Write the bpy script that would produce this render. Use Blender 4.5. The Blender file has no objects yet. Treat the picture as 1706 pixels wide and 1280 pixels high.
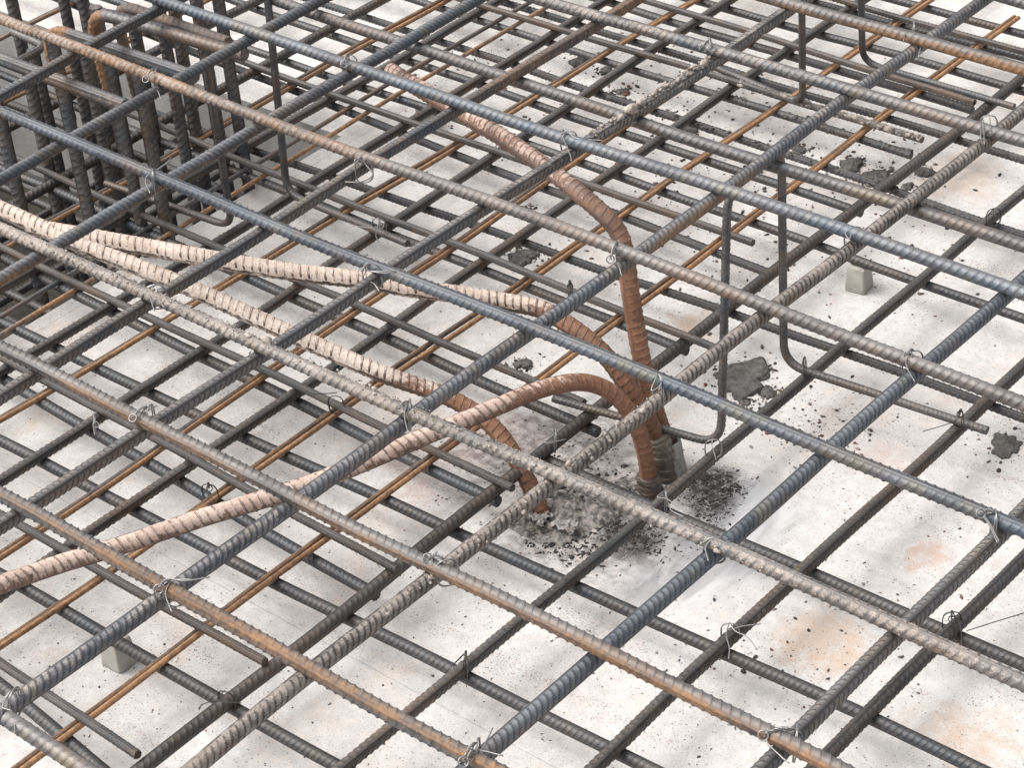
import bpy, math, random
import numpy as np
from mathutils import Matrix, Vector

# ------------------------------------------------------------------ camera, sky, sun, exposure
scene = bpy.context.scene
COL = scene.collection
cam_data = bpy.data.cameras.new("camera")
cam = bpy.data.objects.new("camera", cam_data); COL.objects.link(cam)
cam_data.sensor_width = 36.0
cam_data.lens = 80.015
cam_data.clip_end = 500; cam_data.clip_start = 0.05
CR = [[0.760883, -0.325621, 0.561274], [0.644504, 0.479631, -0.595457], [-0.075311, 0.814816, 0.574807]]
m = Matrix(CR).to_4x4(); m.translation = (0, 0, 1.8995)
cam.matrix_world = m
scene.camera = cam

SUN_EL, SUN_AZ = math.radians(55), math.radians(215)   # azimuth of the sun seen from the scene, from +X towards +Y
world = bpy.data.worlds.new("World"); scene.world = world; world.use_nodes = True
wn = world.node_tree.nodes; wl = world.node_tree.links
bg = wn["Background"]
sky = wn.new("ShaderNodeTexSky"); sky.sky_type = 'NISHITA'; sky.sun_disc = False
sky.sun_elevation = SUN_EL; sky.sun_rotation = math.pi/2 - SUN_AZ
sky.air_density = 1.0; sky.dust_density = 8.0; sky.ozone_density = 1.0
hs = wn.new("ShaderNodeHueSaturation"); hs.inputs['Saturation'].default_value = 0.22   # grey overcast
wl.new(sky.outputs[0], hs.inputs['Color']); wl.new(hs.outputs[0], bg.inputs[0])
bg.inputs[1].default_value = 0.15
sd = bpy.data.lights.new("sun", 'SUN'); sd.energy = 0.5; sd.angle = math.radians(90); sd.color = (1, .965, .92)
so = bpy.data.objects.new("sun", sd); COL.objects.link(so)
sv = Vector((math.cos(SUN_EL)*math.cos(SUN_AZ), math.cos(SUN_EL)*math.sin(SUN_AZ), math.sin(SUN_EL)))
so.rotation_euler = sv.to_track_quat('Z', 'Y').to_euler(); so.location = sv*8
scene.view_settings.view_transform = 'Standard'; scene.view_settings.look = 'None'
scene.view_settings.gamma = 1; scene.view_settings.exposure = .86

rng = np.random.default_rng(11)

# ------------------------------------------------------------------ where everything stands (metres)
BARS = [
('ribbed_bar', 16.6, [-2.8134, 2.4429, 0.4495], [1.0, 0.00091, 0.0], 1.245, [0.05, 0.34, 0.3, 0.15, 1.1, 1.49, 0.84, -0.554, 0.709, 0.28, 0.0, 0.6], 0, 'olive and rust tinted upper bar crossing the far right corner, wire loop beside it', 'upper mat bars sloping down to the right'),
('ribbed_bar', 16.6, [-3.1032, 2.2518, 0.4495], [0.9999, 0.01412, 0.0], 1.287, [0.15, 0.1, 0.5, 0.25, 1.1, 1.88, 0.903, 0.0, 0.0, 0.28, 0.0, 0.4], 0, 'green grey upper bar with white wire blob, second from the far right corner', 'upper mat bars sloping down to the right'),
('ribbed_bar', 16.6, [-3.4239, 2.1091, 0.4145], [1.0, -0.00236, 0.0], 1.27, [0.4, 0.05, 0.3, 0.1, 1.1, 2.3, 0.757, 0.0, 0.0, 0.28, 0.0, 0.3], 0, 'ribbed bar slung underneath the crossing upper bars, olive at its far end', 'upper mat bars sloping down to the right'),
('ribbed_bar', 16.6, [-3.5982, 1.9635, 0.4495], [1.0, 0.00219, 0.0], 1.356, [0.05, 0.05, 0.1, 0.1, 1.1, 2.55, 0.889, 0.0, 0.0, 0.28, 0.0, -0.22], 0, 'clean blue grey upper bar passing over the top of the leaning rusty starter bar', 'upper mat bars sloping down to the right'),
('ribbed_bar', 16.6, [-3.7664, 1.7995, 0.4495], [0.99998, -0.00625, 0.0], 1.445, [0.8, -0.25, 0.62, 0.0, 1.1, 2.83, 0.859, 0.19, 0.062, 0.28, 0.0, 0.8], 0, 'upper bar brown on its left half, with rust tipped ribs near right end', 'upper mat bars sloping down to the right'),
('ribbed_bar', 16.6, [-3.5314, 1.6043, 0.4495], [1.0, -0.00292, 0.0], 1.81, [0.02, 0.06, 0.03, 0.04, 1.1, 2.7, 0.766, -0.035, 0.499, 0.28, 0.0, -0.38], 0, 'smooth blue black upper bar running just above the bent rusty starter bars', 'upper mat bars sloping down to the right'),
('ribbed_bar', 16.6, [-3.2801, 1.39, 0.4495], [0.99998, 0.00563, 0.0], 1.644, [0.12, 0.1, 0.6, 0.5, 1.1, 2.56, 0.919, 0.0, 0.0, 0.28, 0.0, 0.5], 0, 'upper bar caked in pale mortar, crossing in front of the starter bar bases', 'upper mat bars sloping down to the right'),
('ribbed_bar', 16.6, [-3.0625, 1.2224, 0.4495], [0.99999, -0.00331, 0.0], 2.651, [0.16, 0.2, 0.28, 0.05, 1.1, 2.26, 0.808, 0.799, 0.291, 0.28, 0.0, 0.6], 0, 'upper bar with an orange rust stripe, lying over the lowest curved starter bar', 'upper mat bars sloping down to the right'),
('ribbed_bar', 16.6, [-2.8386, 1.0347, 0.4495], [1.0, 0.00137, 0.0], 2.332, [0.0, 0.27, 0.25, 0.05, 1.1, 1.8, 0.803, 1.009, -0.289, 0.28, 0.0, 0.5], 0, 'upper bar with a golden rust streak, crossing the bottom left of the photo', 'upper mat bars sloping down to the right'),
('ribbed_bar', 16.6, [-1.4591, 0.8185, 0.4495], [0.99997, -0.00813, 0.0], 1.031, [0.1, 0.15, 0.1, 0.1, 0, 0.12, 0.921, 0.0, 0.0, 0.28, 0.0, 0.3], 0, 'upper bar nearest the bottom left corner, tied by a wire loop', 'upper mat bars sloping down to the right'),
('ribbed_bar', 16.6, [-2.549, 2.6741, 0.4495], [0.99867, -0.05154, 0.0], 1.401, [0.1, 0.1, 0.1, 0.1, 1.1, 1.15, 0.769, 0.0, 0.0, 0.28, 0.0, 0.2], 0, 'bar just cutting the far right corner of the photo', 'upper mat bars sloping down to the right'),
('ribbed_bar', 16.9, [-0.8642, 0.0957, 0.4325], [0.00504, 0.99999, 0.0], 1.999, [0.1, 0.2, 0.12, 0.2, 1.1, 1.5, 0.854, 0.0, 0.0, 0.62, 0.0, 0.3], 0, 'toothed dark bar rising steeply near the bottom right, wire tied at its top', 'upper mat bars rising to the right'),
('ribbed_bar', 16.9, [-1.0663, -0.0606, 0.4325], [-0.0039, 0.99999, 0.0], 0.733, [0.06, 0.0, 0.02, 0.05, 1.1, 2.08, 0.892, -0.566, 0.411, 0.62, 0.0, -0.42], 0, 'blue black bar with crescent ribs rising from bottom centre past the spacer block', 'upper mat bars rising to the right'),
('ribbed_bar', 16.9, [-1.2821, -0.0164, 0.4325], [0.00231, 1.0, 0.0], 1.032, [0.34, 0.2, 0.6, 0.5, 1.1, 2.29, 0.756, 0.0, 0.0, 0.62, 0.0, 0.7], 0, 'mortar dusted olive brown bar rising directly in front of the starter bar bases', 'upper mat bars rising to the right'),
('ribbed_bar', 16.9, [-1.482, -0.2767, 0.4325], [-0.00087, 1.0, 0.0], 0.895, [0.2, 0.0, 0.36, 0.34, 1.1, 2.9, 0.899, -0.6, 0.361, 0.62, 0.0, -0.1], 0, 'long bar with bold black ribs, pinkish in the middle, under five wire loops', 'upper mat bars rising to the right'),
('ribbed_bar', 16.9, [-1.7229, -0.033, 0.4325], [0.00822, 0.99997, 0.0], 2.192, [0.03, 0.1, 0.1, 0.55, 1.1, 2.47, 0.845, 0.0, 0.0, 0.62, 0.0, 0.2], 0, 'grey bar whose far end is coated with lumpy mortar below a white wire', 'upper mat bars rising to the right'),
('ribbed_bar', 16.9, [-1.8935, 0.0667, 0.4325], [-0.00954, 0.99995, 0.0], 2.273, [0.03, 0.6, 0.05, 0.1, 1.1, 2.2, 0.774, 0.0, 0.0, 0.62, 0.0, 0.15], 0, 'flat topped grey bar turning orange at its far upper end', 'upper mat bars rising to the right'),
('ribbed_bar', 16.9, [-2.1126, 0.2354, 0.4325], [0.00149, 1.0, 0.0], -2.911, [0.12, 0.02, 0.2, 0.25, 1.1, 2.01, 0.923, 0.685, 0.146, 0.62, 0.0, 0], 0, 'light grey bar rising from the pit edge, orange along its lower side', 'upper mat bars rising to the right'),
('ribbed_bar', 16.9, [-2.3037, 0.3974, 0.4325], [-0.00558, 0.99998, 0.0], -2.802, [0.1, 0.02, 0.2, 0.15, 1.1, 1.72, 0.795, 0.693, 0.097, 0.62, 0.0, 0], 0, 'pale ribbed bar spanning the pit just right of the two orange hooks', 'upper mat bars rising to the right'),
('ribbed_bar', 16.9, [-2.4518, 0.5488, 0.4325], [-0.03881, 0.99925, 0.0], 2.424, [0.1, 0.1, 0.2, 0.1, 1.1, 1.41, 0.817, 0.171, 0.47, 0.62, 0.0, 0.2], 0, 'straight ridged bar crossing over the orange hooked bar ends', 'upper mat bars rising to the right'),
('ribbed_bar', 15.4, [-3.005, 1.1733, 0.051], [0.99566, -0.09302, 0.0], 0.588, [0.1, 0.1, 0.05, 0.05, 1.1, 1.31, 0.545, 0.0, 0.0, 0.3, 0.0, 0.15], 0, 'dark lower mat bar peeping out at the bottom left corner below a wire loop', 'lower mat bars sloping down to the right'),
('ribbed_bar', 15.4, [-3.1774, 1.1835, 0.051], [0.99975, 0.02218, 0.0], 0.736, [0.1, 0.1, 0.05, 0.05, 1.1, 1.7, 0.454, 0.0, 0.0, 0.3, 0.0, 0.15], 0, 'dark lower mat bar resting on the small spacer block at bottom left', 'lower mat bars sloping down to the right'),
('ribbed_bar', 15.4, [-3.4115, 1.3719, 0.051], [0.9997, 0.02442, 0.0], 0.806, [0.1, 0.1, 0.05, 0.05, 1.1, 2.22, 0.516, 0.0, 0.0, 0.3, 0.0, 0.15], 0, 'dark lower mat bar passing below the curved starter bar and out at bottom centre', 'lower mat bars sloping down to the right'),
('ribbed_bar', 15.4, [-1.6502, 1.4675, 0.051], [-0.99897, 0.04546, 0.0], 2.357, [0.1, 0.1, 0.05, 0.05, 0, 0.73, 0.524, 0.0, 0.0, 0.3, 0.0, 0.15], 0, 'dark lower mat bar with a round cut end below the wire ring', 'lower mat bars sloping down to the right'),
('ribbed_bar', 15.4, [-3.6534, 1.5676, 0.051], [0.99967, 0.02583, 0.0], 0.872, [0.1, 0.1, 0.05, 0.05, 1.1, 2.75, 0.451, 0.0, 0.0, 0.3, 0.0, 0.15], 0, 'dark lower mat bar in the middle foreground, in front of the mud heap', 'lower mat bars sloping down to the right'),
('ribbed_bar', 15.4, [-1.6472, 1.7004, 0.051], [-0.99982, 0.019, 0.0], 2.268, [0.1, 0.1, 0.05, 0.05, 0, 0.88, 0.541, 0.0, 0.0, 0.3, 0.0, 0.15], 0, 'dark lower mat bar ending just left of the stained starter bar base', 'lower mat bars sloping down to the right'),
('ribbed_bar', 15.4, [-1.6598, 1.8075, 0.051], [0.9999, 0.01447, 0.0], 0.92, [0.1, 0.1, 0.05, 0.05, 0, 0.73, 0.495, 0.0, 0.0, 0.3, 0.0, 0.15], 0, 'dark lower mat bar running from under the mud heap to the lower right edge', 'lower mat bars sloping down to the right'),
('ribbed_bar', 15.4, [-1.6345, 1.8956, 0.051], [-0.99995, 0.0097, 0.0], 2.208, [0.1, 0.1, 0.05, 0.05, 0, 0.69, 0.467, 0.0, 0.0, 0.3, 0.0, 0.15], 0, 'dark lower mat bar with a reddish cut end framed by the curved starter bars', 'lower mat bars sloping down to the right'),
('ribbed_bar', 13.6, [-1.647, 2.115, 0.051], [-0.99995, 0.00976, 0.0], 2.118, [0.1, 0.1, 0.05, 0.05, 0, 0.7, 0.55, 0.0, 0.0, 0.3, 0.0, 0.15], 0, 'dark lower mat bar with a small red cut end right of the tall starter bar', 'lower mat bars sloping down to the right'),
('ribbed_bar', 13.6, [-3.6358, 2.1552, 0.051], [0.9993, 0.03743, 0.0], 2.044, [0.1, 0.1, 0.05, 0.05, 1.1, 2.02, 0.467, 0.0, 0.0, 0.3, 0.0, 0.15], 0, 'dark lower mat bar crossing behind the tall rusty starter bar, toothed on both edges', 'lower mat bars sloping down to the right'),
('ribbed_bar', 13.6, [-1.6593, 2.3496, 0.051], [-0.99957, 0.02915, 0.0], 1.201, [0.1, 0.1, 0.05, 0.05, 0, 1.15, 0.494, 0.0, 0.0, 0.3, 0.0, 0.15], 0, 'dark lower mat bar ending beside the upright bent bar near the spacer block', 'lower mat bars sloping down to the right'),
('ribbed_bar', 13.6, [-3.9811, 2.4544, 0.051], [1.0, 0.00054, 0.0], 1.065, [0.1, 0.1, 0.05, 0.05, 1.1, 2.68, 0.541, 0.0, 0.0, 0.3, 0.0, 0.15], 0, 'dark lower mat bar lying behind the spacer block, blue grey and strongly ribbed', 'lower mat bars sloping down to the right'),
('ribbed_bar', 13.6, [-1.6488, 2.5682, 0.051], [-0.99998, 0.00698, 0.0], 2.057, [0.1, 0.1, 0.05, 0.05, 0, 1.23, 0.451, 0.0, 0.0, 0.3, 0.0, 0.15], 0, 'dark lower mat bar with a brown cut end near the pink ribbed crossing', 'lower mat bars sloping down to the right'),
('ribbed_bar', 13.6, [-3.9902, 2.6739, 0.051], [0.99997, -0.00829, 0.0], 2.007, [0.1, 0.1, 0.05, 0.4, 1.1, 2.58, 0.524, 0.0, 0.0, 0.3, 0.0, 0.15], 0, 'dark lower mat bar splashed with dark wet mortar near the grey clods', 'lower mat bars sloping down to the right'),
('ribbed_bar', 13.6, [-1.6799, 2.7602, 0.051], [-0.99999, 0.00433, 0.0], 1.639, [0.1, 0.1, 0.35, 0.05, 0, 1.07, 0.517, 0.0, 0.0, 0.3, 0.0, 0.15], 0, 'dark lower mat bar crusted with black crumbs under the top right crossing', 'lower mat bars sloping down to the right'),
('ribbed_bar', 13.6, [-3.7233, 2.8538, 0.051], [0.99999, -0.00512, 0.0], 2.215, [0.1, 0.1, 0.1, 0.45, 1.1, 2.2, 0.454, 0.0, 0.0, 0.3, 0.0, 0.15], 0, 'dark lower mat bar two toned with a mortar dusted top, beyond the grey clods', 'lower mat bars sloping down to the right'),
('ribbed_bar', 13.6, [-1.6754, 2.9399, 0.051], [-0.99996, 0.00942, 0.0], 1.995, [0.1, 0.1, 0.05, 0.05, 0, 0.78, 0.545, 0.0, 0.0, 0.3, 0.0, 0.15], 0, 'dark lower mat bar hugging the third far right crossing, teeth showing on its edge', 'lower mat bars sloping down to the right'),
('ribbed_bar', 13.6, [-3.4033, 3.0344, 0.051], [0.99999, 0.00528, 0.0], 1.166, [0.1, 0.1, 0.05, 0.05, 1.1, 1.76, 0.486, 0.0, 0.0, 0.3, 0.0, 0.15], 0, 'dark lower mat bar with grey crescent ribs behind the pair of upright bars', 'lower mat bars sloping down to the right'),
('ribbed_bar', 13.6, [-3.2278, 3.1385, 0.051], [0.99999, 0.00516, 0.0], 1.18, [0.1, 0.1, 0.05, 0.05, 1.1, 1.53, 0.473, 0.0, 0.0, 0.3, 0.0, 0.15], 0, 'dark lower mat bar thin looking at the far right behind the rust tinted upper bar', 'lower mat bars sloping down to the right'),
('ribbed_bar', 13.6, [-3.0975, 3.2335, 0.051], [0.99999, -0.00378, 0.0], 1.19, [0.1, 0.1, 0.05, 0.05, 1.1, 1.35, 0.549, 0.0, 0.0, 0.3, 0.0, 0.15], 0, 'dark lower mat bar slicing across the far right corner behind the rusty strands', 'lower mat bars sloping down to the right'),
('ribbed_bar', 17.6, [-1.0516, 0.4541, 0.066], [0.01989, 0.9998, 0.0], 1.397, [0.24, 0.2, 0.15, 0.15, 1.1, 1.52, 0.516, 0.0, 0.0, 0.3, 0.0, 0.8], 0, 'brownish lower mat bar rising at the bottom right corner, thinner than its neighbours', 'lower mat bars rising to the right'),
('ribbed_bar', 17.6, [-1.2251, 0.279, 0.066], [-0.00246, 1.0, 0.0], 2.09, [0.2, 0.1, 0.25, 0.25, 1.1, 2.05, 0.563, 0.0, 0.0, 0.3, 0.0, 0.8], 0, 'brownish lower mat bar carrying the cut foot of the bent bar at right', 'lower mat bars rising to the right'),
('ribbed_bar', 16.4, [-1.4533, 0.133, 0.066], [-0.00341, 0.99999, 0.0], 2.171, [0.3, 0.2, 0.15, 0.25, 1.1, 2.6, 0.6, 0.0, 0.0, 0.3, 0.0, 0.8], 0, 'brownish lower mat bar passing right of the starter bar bases and the spacer block', 'lower mat bars rising to the right'),
('ribbed_bar', 17.4, [-1.6493, -0.0272, 0.066], [-0.00093, 1.0, 0.0], 0.802, [0.24, 0.2, 0.02, 0.1, 1.1, 3.09, 0.504, 0.0, 0.0, 0.3, 0.0, 0.8], 0, 'brownish lower mat bar of dark blue round steel passing between the starter bars', 'lower mat bars rising to the right'),
('ribbed_bar', 16.4, [-2.0246, 0.2261, 0.066], [-0.00548, 0.99999, 0.0], 2.336, [0.24, 0.2, 0.15, 0.15, 1.1, 2.82, 0.595, 0.0, 0.0, 0.3, 0.0, 0.8], 0, 'brownish lower mat bar rising left of the two curved starter bars, ridge along its middle', 'lower mat bars rising to the right'),
('ribbed_bar', 16.4, [-2.2035, 0.2268, 0.066], [-0.01367, 0.99991, 0.0], 2.377, [0.24, 0.2, 0.15, 0.15, 1.1, 2.68, 0.57, 0.0, 0.0, 0.3, 0.0, 0.8], 0, 'brownish lower mat bar tied by a small wire ring near the left edge', 'lower mat bars rising to the right'),
('ribbed_bar', 16.4, [-2.4243, 0.3964, 0.066], [-0.00219, 1.0, 0.0], 2.319, [0.24, 0.2, 0.15, 0.15, 1.1, 2.45, 0.512, 0.0, 0.0, 0.3, 0.0, 0.8], 0, 'brownish lower mat bar rising from the left edge just clear of the pit corner', 'lower mat bars rising to the right'),
('ribbed_bar', 16.4, [-2.6148, 0.9233, 0.066], [0.00539, 0.99999, 0.0], 2.461, [0.24, 0.2, 0.15, 0.15, 1.1, 1.83, 0.614, 0.0, 0.0, 0.3, 0.0, 0.8], 0, 'brownish lower mat bar squeezed just below a pale upper bar beside the wire tails', 'lower mat bars rising to the right'),
('ribbed_bar', 16.4, [-2.8062, 0.7549, 0.066], [0.00726, 0.99997, 0.0], 1.063, [0.24, 0.2, 0.15, 0.15, 1.1, 1.95, 0.536, 0.0, 0.0, 0.3, 0.0, 0.8], 0, 'brownish lower mat bar crossing the pit behind the thick upright bars', 'lower mat bars rising to the right'),
('ribbed_bar', 16.4, [-3.0501, 0.9449, 0.066], [0.03204, 0.99949, 0.0], 1.208, [0.24, 0.2, 0.15, 0.15, 1.1, 1.62, 0.538, 0.0, 0.0, 0.3, 0.0, 0.8], 0, 'brownish lower mat bar deep inside the pit cage under the hooked bars', 'lower mat bars rising to the right'),
('thin_bar', 11.8, [-1.6569, 1.0745, 0.08], [-0.99942, 0.03416, 0.0], 1.201, [0.5, 0.15, 0.1, 0.1, 0, 0.26, 0.679, 0.0, 0.0, 0.25, 0.0, 0.7], 0, 'thin ribbed bar with an orange cut end at the bottom left corner', 'thin bars lying on the lower mat'),
('thin_bar', 11.8, [-1.6494, 1.2733, 0.08], [-0.99999, -0.0034, 0.0], 1.098, [0.3, 0.05, 0.1, 0.1, 0, 0.5, 0.566, 0.0, 0.0, 0.25, 0.0, 0.7], 0, 'thin ribbed bar hidden close beneath the golden streaked upper bar, ending by the wire ring', 'thin bars lying on the lower mat'),
('thin_bar', 11.8, [-1.6348, 1.4933, 0.08], [-0.99957, 0.02922, 0.0], 1.039, [0.35, 0.2, 0.1, 0.1, 0, 0.81, 0.633, 0.0, 0.0, 0.25, 0.0, 0.7], 0, 'thin ribbed bar close beneath the rust striped upper bar, with a brown tip', 'thin bars lying on the lower mat'),
('thin_bar', 11.8, [-1.6229, 1.7034, 0.08], [-0.99991, 0.01306, 0.0], 0.964, [0.4, 0.05, 0.1, 0.1, 0, 1.07, 0.656, 0.0, 0.0, 0.25, 0.0, 0.7], 0, 'thin ribbed bar with a bright orange cut end left of the starter bar base', 'thin bars lying on the lower mat'),
('thin_bar', 11.8, [-1.6647, 1.9044, 0.08], [-0.99997, 0.00755, 0.0], 0.906, [0.3, 0.1, 0.1, 0.1, 0, 1.17, 0.558, 0.0, 0.0, 0.25, 0.0, 0.7], 0, 'thin ribbed bar ending under the arch of the foremost curved starter bar', 'thin bars lying on the lower mat'),
('thin_bar', 11.8, [-1.59, 2.1117, 0.08], [-0.99993, 0.01194, 0.0], 0.855, [0.22, 0.24, 0.1, 0.1, 0, 1.2, 0.666, 0.0, 0.0, 0.25, 0.0, 0.7], 0, 'thin ribbed bar toothed and dark, passing behind the tall starter bar to the bent upright', 'thin bars lying on the lower mat'),
('thin_bar', 11.8, [-1.7116, 2.3687, 0.08], [-0.99999, 0.00426, 0.0], 0.796, [0.3, 0.05, 0.1, 0.1, 0, 1.12, 0.62, 0.0, 0.0, 0.25, 0.0, 0.7], 0, 'thin ribbed bar with a brown cut end touching the foremost upright bent bar', 'thin bars lying on the lower mat'),
('thin_bar', 11.8, [-1.6669, 2.7699, 0.08], [-0.99999, 0.00334, 0.0], 0.722, [0.22, 0.24, 0.7, 0.1, 0, 0.94, 0.574, 0.0, 0.0, 0.25, 0.0, 0.7], 0, 'thin ribbed bar splashed with mortar near its cut end among the dark crumbs', 'thin bars lying on the lower mat'),
('thin_bar', 11.8, [-1.6612, 2.9197, 0.08], [-0.99937, 0.03542, 0.0], 0.706, [0.35, 0.3, 0.1, 0.1, 0, 0.69, 0.682, 0.0, 0.0, 0.25, 0.0, 0.7], 0, 'thin ribbed bar reddish, ending beside the pink crossing at far right', 'thin bars lying on the lower mat'),
('thin_bar', 11.8, [-3.1563, 3.1298, 0.08], [0.99998, -0.00554, 0.0], 2.473, [0.25, 0.3, 0.1, 0.1, 1.1, 1.47, 0.584, 0.0, 0.0, 0.25, 0.0, 0.7], 0, 'thin ribbed bar reddish brown, passing over the far right rusty strands', 'thin bars lying on the lower mat'),
('rusty_strand', 8.2, [-1.7814, 3.2579, 0.0625], [0.0038, -0.99999, 0.0], 2.286, [0.75, 0.6699999999999999, 0.05, 0.05, 0, 2.26, 0.719, 0.0, 0.0, 0.1, 0.0, 0.3], 0, 'brown upper strand of the pair from bottom left to the far right corner', 'paired orange rusty strands'),
('rusty_strand', 8.2, [-1.7734, 3.2579, 0.0625], [0.0038, -0.99999, 0.0], 1.61, [0.95, 0.95, 0.05, 0.05, 0, 2.26, 1.151, 0.0, 0.0, 0.1, 0.0, 0.3], 0, 'orange lower strand of the pair from bottom left to the far right corner', 'paired orange rusty strands'),
('rusty_strand', 8.2, [-1.9701, 0.0132, 0.0625], [0.00766, 0.99997, 0.0], 0.858, [0.62, 0.75, 0.05, 0.05, 1.1, 3.21, 0.667, 0.0, 0.0, 0.1, 0.0, 0.3], 0, 'brown upper strand of the pair crossing behind the tall starter bar', 'paired orange rusty strands'),
('rusty_strand', 8.2, [-1.9621, 0.0132, 0.0625], [0.00766, 0.99997, 0.0], 2.262, [0.9, 0.95, 0.05, 0.05, 1.1, 3.21, 1.098, 0.0, 0.0, 0.1, 0.0, 0.3], 0, 'orange lower strand of the pair crossing behind the tall starter bar', 'paired orange rusty strands'),
('rusty_strand', 8.2, [-2.0844, 0.1266, 0.0625], [-0.0148, 0.99989, 0.0], 1.465, [0.57, 0.6000000000000001, 0.05, 0.05, 1.1, 2.91, 0.768, 0.0, 0.0, 0.1, 0.0, 0.3], 0, 'brown upper strand of the pair under the mortar caked bar and leaning starter bar', 'paired orange rusty strands'),
('rusty_strand', 8.2, [-2.0764, 0.1266, 0.0625], [-0.0148, 0.99989, 0.0], 1.825, [0.85, 0.8, 0.05, 0.05, 1.1, 2.91, 0.956, 0.0, 0.0, 0.1, 0.0, 0.3], 0, 'orange lower strand of the pair under the mortar caked bar and leaning starter bar', 'paired orange rusty strands'),
('rusty_strand', 8.2, [-2.3698, 0.3248, 0.0625], [0.02384, 0.99972, 0.0], 1.224, [0.52, 0.7, 0.05, 0.05, 1.1, 2.69, 0.798, 0.0, 0.0, 0.1, 0.0, 0.3], 0, 'brown upper strand of the pair passing left of the loop on the brown bar', 'paired orange rusty strands'),
('rusty_strand', 8.2, [-2.3618, 0.3248, 0.0625], [0.02384, 0.99972, 0.0], 2.208, [0.8, 0.9, 0.05, 0.05, 1.1, 2.69, 1.041, 0.0, 0.0, 0.1, 0.0, 0.3], 0, 'orange lower strand of the pair passing left of the loop on the brown bar', 'paired orange rusty strands'),
('rusty_strand', 8.2, [-2.5551, 2.8568, 0.0625], [-0.00119, -1.0, 0.0], 1.992, [0.55, 0.33999999999999997, 0.05, 0.05, 0, 1.27, 0.69, 0.0, 0.0, 0.1, 0.0, 0.3], 0, 'brown upper strand of the pair spread apart along the pit edge', 'paired orange rusty strands'),
('rusty_strand', 8.2, [-2.5151, 2.8568, 0.0625], [-0.00119, -1.0, 0.0], 1.485, [0.75, 0.62, 0.05, 0.05, 0, 1.27, 1.164, 0.0, 0.0, 0.1, 0.0, 0.3], 0, 'orange lower strand of the pair spread apart along the pit edge', 'paired orange rusty strands'),
('rusty_strand', 8.2, [-2.7191, 0.7228, 0.0625], [0.00698, 0.99998, 0.0], 1.131, [0.41999999999999993, 0.6000000000000001, 0.05, 0.05, 1.1, 2.05, 0.684, 0.0, 0.0, 0.1, 0.0, 0.3], 0, 'brown upper strand of the pair over the pit left of the long upright leg', 'paired orange rusty strands'),
('rusty_strand', 8.2, [-2.7091, 0.7228, 0.0625], [0.00698, 0.99998, 0.0], 1.797, [0.7, 0.8, 0.05, 0.05, 1.1, 2.05, 1.051, 0.0, 0.0, 0.1, 0.0, 0.3], 0, 'orange lower strand of the pair over the pit left of the long upright leg', 'paired orange rusty strands'),
('rusty_strand', 8.2, [-3.14, 0.9505, 0.0625], [0.02947, 0.99957, 0.0], 1.94, [0.6699999999999999, 0.7, 0.05, 0.05, 1.1, 1.3, 0.794, 0.0, 0.0, 0.1, 0.0, 0.3], 0, 'brown upper strand of the pair just below the nearer orange hook', 'paired orange rusty strands'),
('rusty_strand', 8.2, [-3.132, 0.9505, 0.0625], [0.02947, 0.99957, 0.0], 1.376, [0.95, 0.9, 0.05, 0.05, 1.1, 1.3, 0.954, 0.0, 0.0, 0.1, 0.0, 0.3], 0, 'orange lower strand of the pair just below the nearer orange hook', 'paired orange rusty strands'),
('rusty_strand', 8.2, [-3.296, 1.1878, 0.0625], [-0.01446, 0.9999, 0.0], 1.085, [0.31999999999999995, 0.39999999999999997, 0.05, 0.05, 1.1, 1.17, 0.775, 0.0, 0.0, 0.1, 0.0, 0.3], 0, 'brown upper strand of the pair beyond the nearer orange hook', 'paired orange rusty strands'),
('rusty_strand', 8.2, [-3.288, 1.1878, 0.0625], [-0.01446, 0.9999, 0.0], 2.049, [0.6, 0.6, 0.05, 0.05, 1.1, 1.17, 1.088, 0.0, 0.0, 0.1, 0.0, 0.3], 0, 'orange lower strand of the pair beyond the nearer orange hook', 'paired orange rusty strands'),
]
R1 = [[-1.5437, 1.9375, 0.0], [-1.5591, 1.9425000000000001, 0.05], [-1.5616, 1.93, 0.1], [-1.5836, 1.9353, 0.17], [-1.6035, 1.9451, 0.25], [-1.6129, 1.9507, 0.3], [-1.6306, 1.9607, 0.335], [-1.6609, 1.9604, 0.36], [-1.7387, 1.982, 0.37], [-1.8567, 2.0106, 0.38], [-1.9883, 2.0356, 0.385], [-2.1291, 2.0637, 0.39]]
R2 = [[-1.5374, 1.916, 0.0], [-1.545, 1.9158, 0.05], [-1.5514, 1.9035, 0.1], [-1.5688, 1.8905, 0.15], [-1.5977, 1.8855, 0.19], [-1.6246, 1.8828, 0.21], [-1.6632, 1.8814, 0.225], [-1.706, 1.8779, 0.235], [-1.7525, 1.8588, 0.24], [-1.8084, 1.8261, 0.25], [-1.8616, 1.79, 0.26], [-1.919, 1.7583, 0.27], [-1.9874, 1.714, 0.28], [-2.0605, 1.6739, 0.29], [-2.1378, 1.6368, 0.3], [-2.2625, 1.5856, 0.31], [-2.3486, 1.5516, 0.315]]
R3 = [[-1.5331, 1.8756, 0.0], [-1.534, 1.8749, 0.05], [-1.5348, 1.8663, 0.1], [-1.5445, 1.8585, 0.14], [-1.5617, 1.8449, 0.175], [-1.5835, 1.8239, 0.195], [-1.6016, 1.7914, 0.205], [-1.6234, 1.7508, 0.205], [-1.6504, 1.6868, 0.2], [-1.6789, 1.6256, 0.195], [-1.7045, 1.5624, 0.19], [-1.7372, 1.4861, 0.185], [-1.7755, 1.4171, 0.18], [-1.8169, 1.3523, 0.175], [-1.867, 1.2564, 0.17], [-1.9021, 1.1899, 0.17], [-1.921, 1.1141, 0.18], [-1.9396, 1.0741, 0.18]]
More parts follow.
